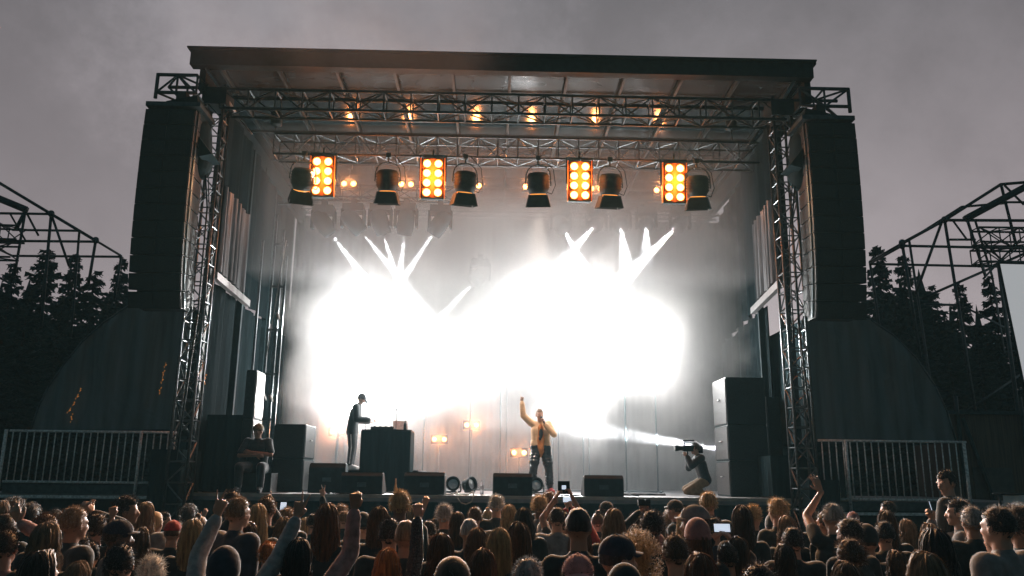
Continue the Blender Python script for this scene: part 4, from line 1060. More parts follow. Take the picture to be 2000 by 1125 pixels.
def long_hair(seed, length=.30, wave=.004, n=420, volume=1.06, taper=.8, ear_gap=.15):
    rnd = random.Random(seed); mb = MB(); g = volume; scalp(mb, g, -.6, .36, .04)
    # inner curtain
    def cur(u, v):
        a = math.pi * (1.02 + .96 * u) if False else R(-20) - R(140) * u * 1.0
        a = R(200) + R(140) * u
        rx, ry = .080 * g, .090 * g; k = 1 - (1 - taper) * v
        return V((rx * math.cos(a) * k * 1.03, ry * math.sin(a) * (k * .8) - .012, .02 - (length + .02) * v))
    mb.grid(24, 8, cur)
    for i in range(n):
        a = R(rnd.uniform(172, 368)); part = V((rnd.uniform(-.012, .012), rnd.uniform(-.05, .075), 0))
        lk = int(a * 7); lr = random.Random(seed * 97 + lk); pts = []; out = (rnd.uniform(.985, 1.05) + lr.uniform(-.02, .07)) * g; ph = lr.uniform(0, 6.28) + rnd.uniform(-.4, .4); L_ = length * rnd.uniform(.85, 1.06) * lr.uniform(.82, 1.1); fr = rnd.uniform(.8, 1.2)
        for k in range(5):
            t = k / 4 * math.pi / 2 * .98
            e = V((.083 * out * math.cos(a), .104 * out * math.sin(a) - .012, 0)); q = V((part.x, part.y, 0)).lerp(e, math.sin(t)); q.z = .022 + .108 * out * math.cos(t)
            pts.append(q)
        e = pts[-1].copy()
        for k in range(1, 8):
            v = k / 7; kk = 1 - (1 - taper) * v
            pts.append(V((e.x * kk + wave * math.sin(ph + v * 14 * fr) * (1 + v), (e.y + .012) * (1 - .25 * v) - .012 + wave * math.cos(ph + v * 12 * fr), e.z - L_ * v)))
        rib(mb, pts, .0034, .0012, V((math.cos(a + rnd.uniform(-.9, .9)), math.sin(a + rnd.uniform(-.9, .9)), .2)))
    for i in range(260):                                          # flyaways
        z = rnd.uniform(.1, 1); a = rnd.uniform(3.3, 6.1); r = math.sqrt(1 - z * z); v = V((r * math.cos(a), r * math.sin(a), z))
        c = V((v.x * .083 * g, v.y * .104 * g - .012, v.z * .108 * g + .022)); d = (v * .6 + V((rnd.uniform(-1, 1), rnd.uniform(-1, 1), rnd.uniform(-.8, .4)))).normalized(); s = d.orthogonal().normalized() * .0009
        mb.add([c - s, c + s, c + d * rnd.uniform(.015, .05)], [(0, 1, 2)])
    return mb.mesh('hair_mesh')
def curly_hair(seed, rad=.05, drop=.0, n=900, rc=.011):
    rnd = random.Random(seed); mb = MB(); scalp(mb, 1.12, -.5, .3, .10)
    for i in range(n):
        z = rnd.uniform(-.75, 1); a = rnd.uniform(0, 6.283); r = math.sqrt(max(0, 1 - z * z)); v = V((r * math.cos(a), r * math.sin(a), z))
        if v.y > .25 and v.z < .35: continue
        g = 1.02 + rnd.random() ** .6 * rad / .09
        c = V((v.x * .083 * g, v.y * .104 * g - .012, v.z * .108 * g + .022 - (drop * rnd.random() if z < .2 else 0)))
        d = (v + V((rnd.uniform(-.6, .6), rnd.uniform(-.6, .6), rnd.uniform(-.6, .3)))).normalized(); u = d.orthogonal().normalized(); w = d.cross(u)
        ph = rnd.uniform(0, 6.28); L_ = rnd.uniform(.02, .045)
        pts = [c + d * (L_ * k / 7 - L_ * .3) + (u * math.cos(ph + k * 1.35) + w * math.sin(ph + k * 1.35)) * rc * .6 for k in range(8)]
        rib(mb, pts, .0030, .0018, v)
    return mb.mesh('hair_mesh')
def tied_hair(seed, kind='ponytail'):
    rnd = random.Random(seed); mb = MB(); g = 1.03; scalp(mb, g, -.42, .42, .02)
    tie = V((0, -.105, .05)) if kind == 'ponytail' else V((0, -.075, .12))
    for i in range(340):
        z = rnd.uniform(-.4, 1); a = rnd.uniform(0, 6.283); r = math.sqrt(1 - z * z); v = V((r * math.cos(a), r * math.sin(a), z))
        if v.y > .35 and v.z < .42: continue
        def on(w): return V((w.x * .085 * g, w.y * .106 * g - .012, w.z * .110 * g + .022))
        tv = V((tie.x / .085, (tie.y + .012) / .106, (tie.z - .022) / .11)).normalized(); pts = [on(v.lerp(tv, k / 5).normalized() * rnd.uniform(1, 1.015)) for k in range(6)]
        rib(mb, pts, .0032, .0022, v)
    if kind == 'ponytail':
        for i in range(150):
            o = V((rnd.gauss(0, .012), rnd.gauss(0, .010), 0)); ph = rnd.uniform(0, 6); L_ = rnd.uniform(.2, .32)
            pts = [tie + V((o.x * (1 + 1.6 * math.sin(min(1, t * 1.3) * 2.2)) + .004 * math.sin(ph + t * 9), -.035 * math.sin(t * 2.6 + .2) + o.y * (1 + t), -.0 + .02 * math.sin(t * 3.14) - L_ * t ** 1.2)) for t in [k / 8 for k in range(9)]]
            rib(mb, pts, .0034, .0012, V((0, -1, 0)))
    else:
        for i in range(150):
            a = rnd.uniform(0, 6.28); b = rnd.uniform(0, 3.14); rr = .034
            pts = [tie + V((0, -.012, .018)) + Matrix.Rotation(b, 3, 'Y') @ Matrix.Rotation(a, 3, 'Z') @ V((rr * math.cos(t), rr * math.sin(t), rnd.uniform(-.003, .003))) for t in [k * .5 for k in range(8)]]
            rib(mb, pts, .0035, .003, V((0, -.3, 1)))
        mb.ell(tie + V((0, -.012, .018)), (.031, .031, .029), None, 14, 10)
    return mb.mesh('hair_mesh')
def cap_meshes(back=False):
    mb = MB(); s = -1 if back else 1
    def fn(v, q): return q * (1.0 if v.z > -.12 else .9)
    mb.ell((0, -.008, .045), (.089, .110, .100), None, 30, 18, fn); mb.ell((0, -.008, .146), (.009, .009, .005), None, 10, 6)
    for k in range(6):
        a = k * math.pi / 3; pts = [V((.0905 * math.sin(t) * math.cos(a), .1115 * math.sin(t) * math.sin(a) - .008, .045 + .1015 * math.cos(t))) for t in [.1 + .16 * j for j in range(9)]]
        mb.path(pts, .0014, n=4)
    cap = mb.mesh('cap_mesh')
    br = MB(); n = 16; top = []; 
    for j in range(5):
        for i in range(n + 1):
            u = -1 + 2 * i / n; w = j / 4
            top.append(V((.078 * u * (1 - .12 * w), s * (.085 * math.sqrt(max(0, 1 - .55 * u * u)) + .07 * w * math.sqrt(max(0, 1 - .75 * u * u))) - .008, .040 + .018 * (1 - u * u) - .012 * w)))
    m = len(top); fs = [(j * (n + 1) + i, j * (n + 1) + i + 1, (j + 1) * (n + 1) + i + 1, (j + 1) * (n + 1) + i) for j in range(4) for i in range(n)]
    br.add(top + [p - V((0, 0, .004)) for p in top], fs + [tuple(m + k for k in reversed(f)) for f in fs], True)
    return cap, br.mesh('brim_mesh')
def beanie_mesh():
    mb = MB()
    def fn(v, q): k = 1.0 if v.z > -.2 else .9; return q * k * (1 + .012 * math.sin(math.atan2(v.y, v.x) * 36))
    mb.ell((0, -.012, .052), (.091, .112, .118), None, 72, 20, fn)
    mb.lathe([(.090, .012), (.0945, .02), (.0945, .048), (.090, .055)], Matrix.Translation((0, -.012, 0)) @ Matrix.Diagonal((1.0, 1.2, 1, 1)), n=36, cap=False)
    return mb.mesh('beanie_mesh')
def hood_mesh():
    mb = MB(); 
    def fn(v, q):
        if v.y > .35: q = V((q.x * .9, q.y * .45, q.z * .95))
        return q * (1 + .03 * mnoise.noise(v * 4))
    mb.ell((0, -.02, .012), (.103, .122, .138), None, 30, 20, fn); mb.capsule((0, -.03, -.06), .09, (0, -.035, -.16), .095, n=20)
    return mb.mesh('hood_mesh')
HM = dict(short=[short_hair(1, .026, 1.01, .42, 1000, .7), short_hair(2, .034, 1.02, .40, 1000, .9), short_hair(3, .042, 1.04, .36, 1100, 1.0)], buzz=[short_hair(4, .005, .985, .45, 700, .3)],
          long=[long_hair(11, .30, .006, 520, 1.04, 1.18), long_hair(12, .36, .004, 520, 1.08, 1.28), long_hair(13, .24, .004, 480, 1.02, 1.05), long_hair(14, .33, .009, 520, 1.07, 1.4)],
          wavy=[long_hair(15, .26, .013, 460, 1.14, 1.1), long_hair(16, .30, .016, 460, 1.10, 1.0)], curly=[curly_hair(21, .05, .06, 1000), curly_hair(22, .035, .02, 900)], afro=[curly_hair(23, .10, .10, 1900, .012)],
          pony=[tied_hair(31), tied_hair(32)], bun=[tied_hair(33, 'bun')])
CAPM, BRIM = cap_meshes(); CAPB, BRIMB = cap_meshes(True); BEAN = beanie_mesh(); HOOD = hood_mesh()
for l_ in HM.values():
    for me in l_: me.materials.append(HAIR['dark'])
for me in (CAPM, BRIM, CAPB, BRIMB, BEAN, HOOD): me.materials.append(FAB['black'])

def child(name, me, parent, m=None, loc=None, rot=None):
    o = bpy.data.objects.new(name, me); COL.objects.link(o); o.parent = parent
    if loc is not None: o.location = loc
    if rot is not None: o.rotation_euler = rot
    if m is not None:
        if not me.materials: me.materials.append(m)
        o.material_slots[0].link = 'OBJECT'; o.material_slots[0].material = m
    return o
def dress_head(p, J, style, hc, extra=None, k=0):
    H = J['head']; rot = (J['hpitch'], 0, J['hyaw']); hm = HAIR.get(hc, HAIR['dark'])
    em = FAB.get(extra, FAB['black'])
    if style in HM: child('hair', HM[style][k % len(HM[style])], p, hm, H, rot)
    elif style in ('cap', 'capback'):
        child('hair', HM['buzz'][0] if k % 2 else HM['short'][0], p, hm, H, rot)
        c = child('cap', CAPM if style == 'cap' else CAPB, p, em, H, rot); b = child('brim', BRIM if style == 'cap' else BRIMB, c, em)
    elif style == 'caplong':
        child('hair', HM['long'][k % 4], p, hm, H, rot); c = child('cap', CAPM, p, em, H + V((0, 0, .006)), rot); c.scale = (1.09, 1.06, 1.05); child('brim', BRIM, c, em)
    elif style == 'beanie': child('hair', HM['buzz'][0], p, hm, H, rot); child('beanie', BEAN, p, em, H, rot)
    elif style == 'beanielong': child('hair', HM['long'][1], p, hm, H, rot); o = child('beanie', BEAN, p, em, H, rot); o.scale = (1.1, 1.06, 1.05)
    elif style == 'hood': child('hood', HOOD, p, em, H, rot)
    elif style == 'bald': child('hair', HM['buzz'][0], p, hm, H, rot)
# shared standing bodies
JS = skel(); JW = skel(shL=V((-.165, 0, 1.40)), shR=V((.165, 0, 1.40)), elL=V((-.20, -.02, 1.13)), elR=V((.20, -.02, 1.13)))
JF = skel(elL=V((-.21, .02, 1.13)), wrL=V((-.10, .20, 1.12)), elR=V((.21, .02, 1.13)), wrR=V((.10, .20, 1.10)), shL=V((-.17, 0, 1.40)), shR=V((.17, 0, 1.40)))
STD = []
for J, sl in ((JS, 1.0), (JW, .88), (JF, .93)):
    STD.append((J, body_mesh(J, .012, sl), shirt_mesh(J, .014, 1.0, sl), trousers_mesh(J), shirt_mesh(J, .03, 1.0, sl, -.05, True, .018, .01)))
WIDTH = dict(short=.170, buzz=.162, long=.185, wavy=.20, curly=.235, afro=.31, pony=.172, bun=.172, cap=.18, capback=.18, caplong=.185, beanie=.188, beanielong=.19, hood=.21, bald=.162)
TOPZ = dict(curly=.03, afro=.09, cap=.018, capback=.018, caplong=.024, beanie=.045, beanielong=.05, hood=.022, long=.006, wavy=.010, bun=.035)
# ---- the audience: (pixel x, pixel y of the top of the head, head width in pixels, hair style, hair colour, head wear or '', top colour, turn in degrees, label)
CROWD = [
 (5, 983, 32, 'long', 'fair', '', 'black', 0, 'person at the very left edge in the back row, light hair rim only'),
 (28, 977, 40, 'curly', 'dark', '', 'black', 0, 'person with dark curly hair next to the left edge, back row'),
 (62, 987, 42, 'curly', 'black', '', 'black', 10, 'person with bushy black curls, second from the left in the back row'),
 (108, 997, 30, 'short', 'black', '', 'navy', -20, 'person with short black hair between the bushy curls and the brown haired man'),
 (144, 995, 46, 'short', 'fair', '', 'black', -35, 'man with short light brown hair turned right near the left railing'),
 (90, 1009, 46, 'short', 'brown', '', 'black', -20, 'man with a warm lit ear in front of the bushy black curls'),
 (93, 1030, 62, 'wavy', 'fair', '', 'black', 0, 'person with big wavy light brown hair near the lower left'),
 (158, 1050, 44, 'short', 'dark', '', 'black', -10, 'person with a round dark head right of the big wavy hair'),
 (230, 1018, 50, 'cap', 'dark', 'navy', 'black', -60, 'man in a dark baseball cap with the brim to the right'),
 (246, 973, 37, 'short', 'black', '', 'black', -75, 'tall man in profile facing right below the left railing post'),
 (285, 986, 38, 'long', 'fair', '', 'grey', 0, 'person with straight light hair right of the tall man in profile'),
 (303, 1003, 34, 'pony', 'blonde', '', 'black', -10, 'person with a blonde ponytail behind the red cap'),
 (338, 1019, 38, 'cap', 'brown', 'red', 'black', 0, 'person wearing a bright red cap on the left'),
 (331, 1046, 34, 'short', 'dark', '', 'black', 0, 'person with short dark hair right in front of the red cap'),
 (275, 1038, 48, 'wavy', 'brown', '', 'black', 0, 'person with parted brown hair in front of the ponytail'),
 (237, 1069, 58, 'short', 'black', '', 'grey', 0, 'man with black hair and a grey hood collar below the dark cap'),
 (298, 1093, 54, 'short', 'platinum', '', 'black', 0, 'person with cropped platinum hair at the bottom left'),
 (153, 1105, 58, 'long', 'fair', '', 'black', 0, 'person with light brown hair cut by the bottom edge left of the grey hood'),
 (205, 1112, 34, 'short', 'brown', '', 'black', 0, 'small brown head at the bottom edge under the grey hood'),
 (377, 1021, 46, 'long', 'blonde', '', 'black', 0, 'person with long straight blonde hair left of the big raised hand'),
 (391, 1006, 34, 'bun', 'fair', '', 'black', 0, 'person with tied light hair behind the long straight blonde'),
 (360, 1013, 24, 'short', 'fair', '', 'black', 0, 'small light haired head right of the red cap'),
 (321, 1002, 22, 'short', 'black', '', 'black', -70, 'small dark head seen from the side behind the red cap'),
 (370, 990, 28, 'curly', 'black', '', 'black', 0, 'dark fuzzy head in the shade behind the small light haired one'),
 (455, 963, 34, 'short', 'black', '', 'black', 0, 'tallest dark head in the back row left of the seated guard'),
 (464, 976, 42, 'short', 'fair', '', 'navy', -35, 'man with short fair hair and a lit ear turned right under the seated guard'),
 (504, 991, 40, 'long', 'blonde', '', 'black', 0, 'person with shoulder length blonde hair beside the pointing hand'),
 (555, 1016, 40, 'wavy', 'fair', '', 'black', 0, 'person with loose fair hair below the raised phone'),
 (640, 991, 48, 'long', 'auburn', '', 'black', 0, 'person with long auburn hair right of the big peace sign'),
 (667, 988, 24, 'short', 'fair', '', 'black', 0, 'small fair head right of the auburn hair in the back row'),
 (740, 995, 46, 'long', 'brown', '', 'black', 0, 'person with brown hair right of the raised plaid arm'),
 (447, 1026, 26, 'short', 'auburn', '', 'rose', 0, 'small reddish head right of the big raised hand'),
 (485, 1025, 44, 'long', 'dark', '', 'black', 0, 'person with long dark straight hair in front of the blonde one'),
 (519, 1023, 36, 'long', 'brown', '', 'black', 0, 'person with long brown hair right of the long dark straight hair'),
 (440, 1041, 32, 'long', 'blonde', '', 'black', 0, 'blonde head tucked behind the dark hood'),
 (525, 1064, 42, 'short', 'ginger', '', 'black', 0, 'person with short ginger hair between the dark hood and the grey sleeve'),
 (636, 1055, 42, 'long', 'brown', '', 'black', 0, 'person with long straight brown hair left of the plaid sleeve'),
 (596, 1015, 30, 'long', 'blonde', '', 'black', 0, 'light haired head half hidden behind the big peace sign arm'),
 (673, 1000, 24, 'short', 'fair', '', 'black', 0, 'small light head just left of the raised fist'),
 (738, 1036, 42, 'wavy', 'platinum', '', 'grey', 0, 'person with straggly platinum hair right of the plaid sleeve'),
 (782, 963, 36, 'short', 'blonde', '', 'black', 0, 'tall man with short blonde hair in front of the DJ table'),
 (808, 993, 24, 'long', 'fair', '', 'black', 0, 'narrow fair head between the tall blonde man and the double fist'),
 (794, 1020, 44, 'bald', 'fair', '', 'black', 0, 'person with a shaved pale head left of the sequin sleeve'),
 (762, 1017, 46, 'short', 'black', '', 'black', 0, 'dark head behind the straggly platinum hair'),
 (868, 988, 32, 'short', 'grey', '', 'black', 0, 'grey haired head right of the double fist in the back row'),
 (868, 1009, 26, 'long', 'fair', '', 'black', 0, 'small fair head in front of the grey haired one'),
 (852, 1014, 28, 'short', 'dark', '', 'black', 0, 'small dark head touching the sequin sleeve'),
 (894, 1004, 36, 'long', 'brown', '', 'black', 0, 'person with long light tipped brown hair beneath the hanging cable'),
 (928, 993, 31, 'short', 'brown', '', 'black', 0, 'person with short brown hair left of the topknot'),
 (953, 993, 22, 'bun', 'blonde', '', 'pink', 0, 'small head with a blonde topknot and pink collar'),
 (970, 970, 28, 'short', 'grey', '', 'black', 0, 'tall man with short grey hair below the singer\'s monitor'),
 (917, 1016, 38, 'buzz', 'grey', '', 'black', 0, 'person with cropped grey hair right of the long brown hair'),
 (995, 990, 34, 'wavy', 'blonde', '', 'black', 0, 'person with dark blonde waves right of the tall grey haired man'),
 (1023, 997, 38, 'long', 'black', '', 'black', 0, 'person with very long straight black hair under the singer\'s monitor'),
 (1062, 1019, 30, 'buzz', 'grey', '', 'black', 0, 'small cropped grey head left of the grey collar'),
 (1054, 971, 29, 'short', 'blonde', '', 'grey', 0, 'person with short blonde hair directly below the singer'),
 (1073, 963, 24, 'short', 'auburn', '', 'black', 0, 'small reddish head at the singer\'s foot'),
 (865, 1038, 30, 'bun', 'ginger', '', 'black', 0, 'small ginger head above the long orange rimmed hair'),
 (862, 1050, 58, 'long', 'auburn', '', 'black', 0, 'person with long straight auburn hair right of the sequin sleeve'),
 (932, 1038, 50, 'wavy', 'auburn', '', 'black', 0, 'person with full wavy auburn hair in the middle of the crowd'),
 (1062, 1054, 42, 'curly', 'auburn', '', 'black', 0, 'person with short frizzy auburn hair under the grey collar'),
 (943, 1080, 66, 'long', 'auburn', '', 'black', 0, 'person with parted red brown hair at the bottom centre'),
 (1021, 1081, 44, 'short', 'brown', '', 'black', 0, 'brown head behind the grey one at the bottom centre'),
 (1031, 1096, 62, 'short', 'grey', '', 'black', 0, 'person with short grey hair at the bottom centre'),
 (1088, 994, 34, 'short', 'dark', '', 'grey', 0, 'man with short dark hair and a light grey collar'),
 (1130, 996, 50, 'buzz', 'black', '', 'black', 0, 'man with a shaved dark head and ears standing out, beneath the raised phones'),
 (1167, 1000, 28, 'bun', 'brown', '', 'black', 0, 'person with pinned up brown hair right of the shaved dark head'),
 (1183, 981, 27, 'cap', 'dark', 'black', 'black', -60, 'person in a small dark cap facing right below the rightmost monitor'),
 (1199, 1000, 42, 'long', 'fair', '', 'black', 0, 'person with long light brown hair in front of the small dark cap'),
 (1189, 1026, 24, 'short', 'black', '', 'black', 0, 'small black head in front of the long light brown hair'),
 (1273, 1002, 46, 'short', 'black', '', 'black', 0, 'round black head under the phones of the right middle'),
 (1243, 1004, 30, 'short', 'black', '', 'black', 0, 'smaller black head left of the round black one'),
 (1308, 999, 36, 'curly', 'fair', '', 'navy', 0, 'person with light curls left of the cap with the grey brim'),
 (1320, 978, 28, 'cap', 'dark', 'black', 'black', 60, 'person in a black cap facing left under the kneeling cameraman'),
 (1383, 964, 32, 'short', 'blonde', '', 'black', 0, 'dark figure with a light crown of hair right below the kneeling cameraman'),
 (1360, 991, 48, 'caplong', 'dark', 'grey', 'black', 70, 'person in a grey cap with its brim to the left and long dark hair'),
 (1335, 1008, 34, 'wavy', 'blonde', '', 'black', 0, 'blonde head left of the dark pink beanie'),
 (1362, 1015, 52, 'beanielong', 'auburn', 'rose', 'black', 0, 'person in a dark pink beanie with hair down the back'),
 (1242, 1030, 42, 'long', 'brown', '', 'black', 0, 'brown head above the big blond afro'),
 (1284, 1044, 44, 'beanie', 'fair', 'rose', 'grey', 0, 'person in a dull pink round hat right behind the big blond afro'),
 (1247, 1045, 92, 'afro', 'blonde', '', 'black', 0, 'person with a big blond afro near the bottom'),
 (1201, 1050, 70, 'cap', 'black', 'navy', 'black', -75, 'man in a smooth dark cap with a grey brim, before the blond afro'),
 (1129, 1088, 72, 'capback', 'brown', 'pink', 'grey', 0, 'person in a pale pink cap with a button at the bottom'),
 (1368, 1090, 76, 'long', 'auburn', '', 'black', 0, 'person with reddish brown hair at the bottom right of the blond afro'),
 (1449, 994, 42, 'long', 'dark', '', 'black', 0, 'person with long dark hair under the right speaker stack'),
 (1470, 990, 32, 'short', 'blonde', '', 'black', -40, 'short blond head with a lit ear right of the long dark hair'),
 (1519, 977, 34, 'short', 'blonde', '', 'black', 15, 'tall boy with thick blond hair right of the speaker stack'),
 (1537, 1014, 42, 'wavy', 'fair', '', 'black', 0, 'person with side parted fair hair in front of the tall blond boy'),
 (1508, 1036, 28, 'short', 'brown', '', 'black', 0, 'small brown head left of the broad black one'),
 (1548, 1034, 46, 'short', 'black', '', 'black', 0, 'broad black head beneath the side parted fair hair'),
 (1583, 997, 30, 'short', 'fair', '', 'black', 10, 'short fair head left of the raised open hand'),
 (1615, 1001, 36, 'short', 'black', '', 'black', 30, 'dark head in front of the raised open hand, lit cheek'),
 (1625, 1028, 32, 'pony', 'fair', '', 'black', 0, 'person with a long fair ponytail below the raised open hand'),
 (1660, 1017, 46, 'short', 'black', '', 'black', 25, 'man with a round black head right of the fair ponytail'),
 (1665, 1001, 26, 'cap', 'dark', 'rose', 'black', -40, 'small head in a dull red cap behind the round black head'),
 (1441, 1056, 50, 'long', 'brown', '', 'black', 0, 'person with long straight brown hair under the sideways phone'),
 (1458, 1050, 30, 'short', 'blonde', '', 'black', 0, 'blond crown just behind the long straight brown hair'),
 (1484, 1068, 40, 'long', 'fair', '', 'black', 0, 'person with long fair hair beside the long straight brown hair at the bottom'),
 (1532, 1069, 50, 'long', 'dark', '', 'black', 0, 'person with long dark hair at the bottom beneath the broad black head'),
 (1652, 1107, 76, 'wavy', 'brown', '', 'black', 0, 'brown haired head cut by the bottom edge under the round black head'),
 (1702, 1088, 42, 'long', 'blonde', '', 'black', 0, 'person with dark blonde hair right above the brown head at the bottom'),
 (1735, 981, 21, 'short', 'black', '', 'black', 80, 'small far face lit in profile before the right railing'),
 (1731, 1003, 40, 'long', 'brown', '', 'black', 0, 'person with brown hair under the small far lit face'),
 (1727, 1022, 40, 'short', 'black', '', 'black', 0, 'dark head in front of the brown hair under the small far face'),
 (1772, 1020, 38, 'wavy', 'fair', '', 'black', 0, 'person with loose fair hair left of the right raised phone'),
 (1816, 1028, 44, 'long', 'fair', '', 'black', 0, 'fair head just below the right raised phone'),
 (1826, 1043, 66, 'long', 'black', '', 'black', 0, 'person with big smooth black hair low on the right'),
 (1898, 994, 40, 'short', 'grey', '', 'black', 0, 'boy with ash grey hair left of the man in the turtleneck'),
 (1903, 1032, 40, 'long', 'fair', '', 'black', 0, 'person with long light brown hair left of the turtleneck shoulder'),
 (1950, 995, 54, 'short', 'black', '', 'turtle', 25, 'man with dark hair in a pale grey turtleneck at the right'),
 (1990, 993, 50, 'short', 'black', '', 'black', 30, 'man with dark hair and a lit ear at the right edge'),
 (1712, 1101, 36, 'short', 'ginger', '', 'black', 0, 'small ginger head at the bottom right'),
 (1752, 1083, 54, 'wavy', 'brown', '', 'black', 0, 'person with wavy brown hair at the bottom right'),
 (1808, 1092, 82, 'long', 'fair', '', 'black', 0, 'large light brown head at the bottom right edge of the picture'),
 (1988, 1112, 58, 'curly', 'ginger', '', 'black', 0, 'person with red curls in the bottom right corner'),
]
# people with raised arms: head x, top y, width, style, hair, wear, top, turn, label, then arms: (side, wrist px, wrist py, elbow bend px offset, hand pose, sleeve)
ARMS = [
 (190, 1008, 40, 'short', 'dark', '', 'black', 0, 'person in black forming a heart with both raised hands', [('L', 163, 1003, -20, 'bowl', 1), ('R', 182, 1003, 25, 'bowl', 1)]),
 (178, 1062, 42, 'short', 'black', '', 'black', 0, 'person punching a bare fist up left of the dark cap', [('R', 221, 994, 15, 'fist', .3)]),
 (12, 1040, 52, 'short', 'dark', '', 'plaid', 0, 'person in a checked shirt at the left edge reaching one hand up', [('R', 40, 1022, 20, 'relaxed', 1)]),
 (398, 1040, 30, 'long', 'brown', '', 'black', 0, 'person half hidden by the big raised hand, own small hand up', [('L', 408, 983, -10, 'relaxed', 1)]),
 (440, 1071, 74, 'hood', 'black', 'navy', 'slate', 0, 'person in a dark hood raising both arms with two big peace signs', [('L', 424, 1010, -14, 'peace', .85), ('R', 583, 1006, 14, 'peace', .85)]),
 (522, 975, 34, 'short', 'brown', '', 'black', 0, 'person pointing one finger up beside the seated guard', [('R', 527, 988, 10, 'point', 1)]),
 (562, 996, 32, 'short', 'fair', '', 'black', 0, 'person holding up a small phone right of the pointing hand', [('R', 560, 1012, 12, 'grip', 1)]),
 (612, 1006, 28, 'short', 'black', '', 'black', 0, 'person with a dark sleeve and small two finger sign', [('R', 629, 963, 10, 'peace', 1)]),
 (583, 1060, 64, 'long', 'black', '', 'plaid', 0, 'person with long black hair raising a fist in a checked pink sleeve', [('R', 692, 998, 10, 'fist', .95)]),
 (757, 1079, 58, 'long', 'ginger', '', 'sequin', 0, 'person with long orange hair raising a fist in a glittering black sleeve', [('R', 816, 1004, 12, 'fist', .95)]),
 (838, 1020, 34, 'short', 'dark', '', 'black', 0, 'person raising a bare fist right behind the glittering sleeve', [('L', 829, 990, -8, 'fist', .3)]),
 (1102, 1004, 34, 'short', 'black', '', 'black', 0, 'person in black filming with a phone held over the head', [('L', 1084, 975, -16, 'grip', .3), ('R', 1118, 972, 16, 'grip', .3)]),
 (1138, 1008, 30, 'bun', 'brown', '', 'red', 0, 'person in a red jacket filming with a small phone', [('L', 1106, 995, -10, 'grip', 1), ('R', 1119, 993, 14, 'grip', 1)]),
 (1626, 987, 38, 'short', 'grey', '', 'black', 10, 'person with ash hair stretching an open hand high on the right', [('L', 1604, 961, -4, 'open', .2)]),
 (1422, 1066, 46, 'short', 'dark', '', 'black', 0, 'person holding a bright phone sideways in both hands', [('L', 1392, 1055, -14, 'grip', 1), ('R', 1429, 1056, 14, 'grip', 1)]),
 (1872, 979, 36, 'short', 'black', '', 'grey', 60, 'man in a grey shirt facing left with a phone held up before him', [('R', 1820, 1016, 10, 'grip', 1)]),
 (1262, 1014, 32, 'short', 'black', '', 'black', 0, 'person in the shade holding a camera above the right middle crowd', [('L', 1250, 1000, -12, 'grip', 1), ('R', 1266, 1000, 12, 'grip', 1)]),
]
def turtle_mesh(J): 
    return shirt_mesh(J, .022, 1.0, 1.0, -.02, True, .015)
placed = []
def settle(px, py, w, style):
    d = 1577.0 * WIDTH[style] / w * 1.08
    d = min(11.3, max(3.0, d))
    for k in range(60):
        p = at(px, py, d)
        hit = [q for q in placed if (q[0] - p.x) ** 2 + ((q[1] - p.y) * 1.15) ** 2 < .36 ** 2]
        if not hit: break
        q = min(hit, key=lambda q: abs(q[1] - p.y))
        step = .05 * (1 if p.y >= q[1] else -1)
        d2 = d + step
        if d2 > 12.4: d2 = d - .4
        if d2 < 2.9: d2 = d + .4
        d = d2
    p = at(px, py, d); placed.append((p.x, p.y)); return p
def person(p, J, meshes, style, hc, wear, top, turn, label, k, scale=None, skin=None, sleeve_m=None):
    s = scale or p.z / (1.742 + TOPZ.get(style, 0.004))
    body = bpy.data.objects.new('person', meshes[0]); COL.objects.link(body)
    if not meshes[0].materials: meshes[0].materials.append(SKIN[0])
    body.material_slots[0].link = 'OBJECT'; body.material_slots[0].material = SKIN[skin if skin is not None else (0, 0, 1, 0, 2, 0, 1)[k % 7]]
    body.location = (p.x, p.y, 0); body.rotation_euler = (0, 0, R(turn)); body.scale = (s, s, s)
    tag(body, label, 'person', 'people in the audience')
    tm = FAB['grey'] if top == 'turtle' else FAB[top]
    child('top', meshes[1], body, tm); child('trousers', meshes[2], body, FAB['navy'] if k % 3 else FAB['black'])
    dress_head(body, J, style, hc, wear or None, k)
    return body, s
order = sorted(CROWD, key=lambda c: -c[2])
for i, (px, py, w, style, hc, wear, top, turn, lab) in enumerate(order):
    p = settle(px, py, w, style)
    v = 0 if style in ('short', 'buzz', 'cap', 'capback', 'hood', 'beanie') and i % 4 else (1 if i % 2 else 2)
    J, bm, sm, tm, jm = STD[v]
    person(p, J, (bm, jm if (i % 3 == 0 or top == 'turtle') else sm, tm), style, hc, wear, top, turn, lab, i)

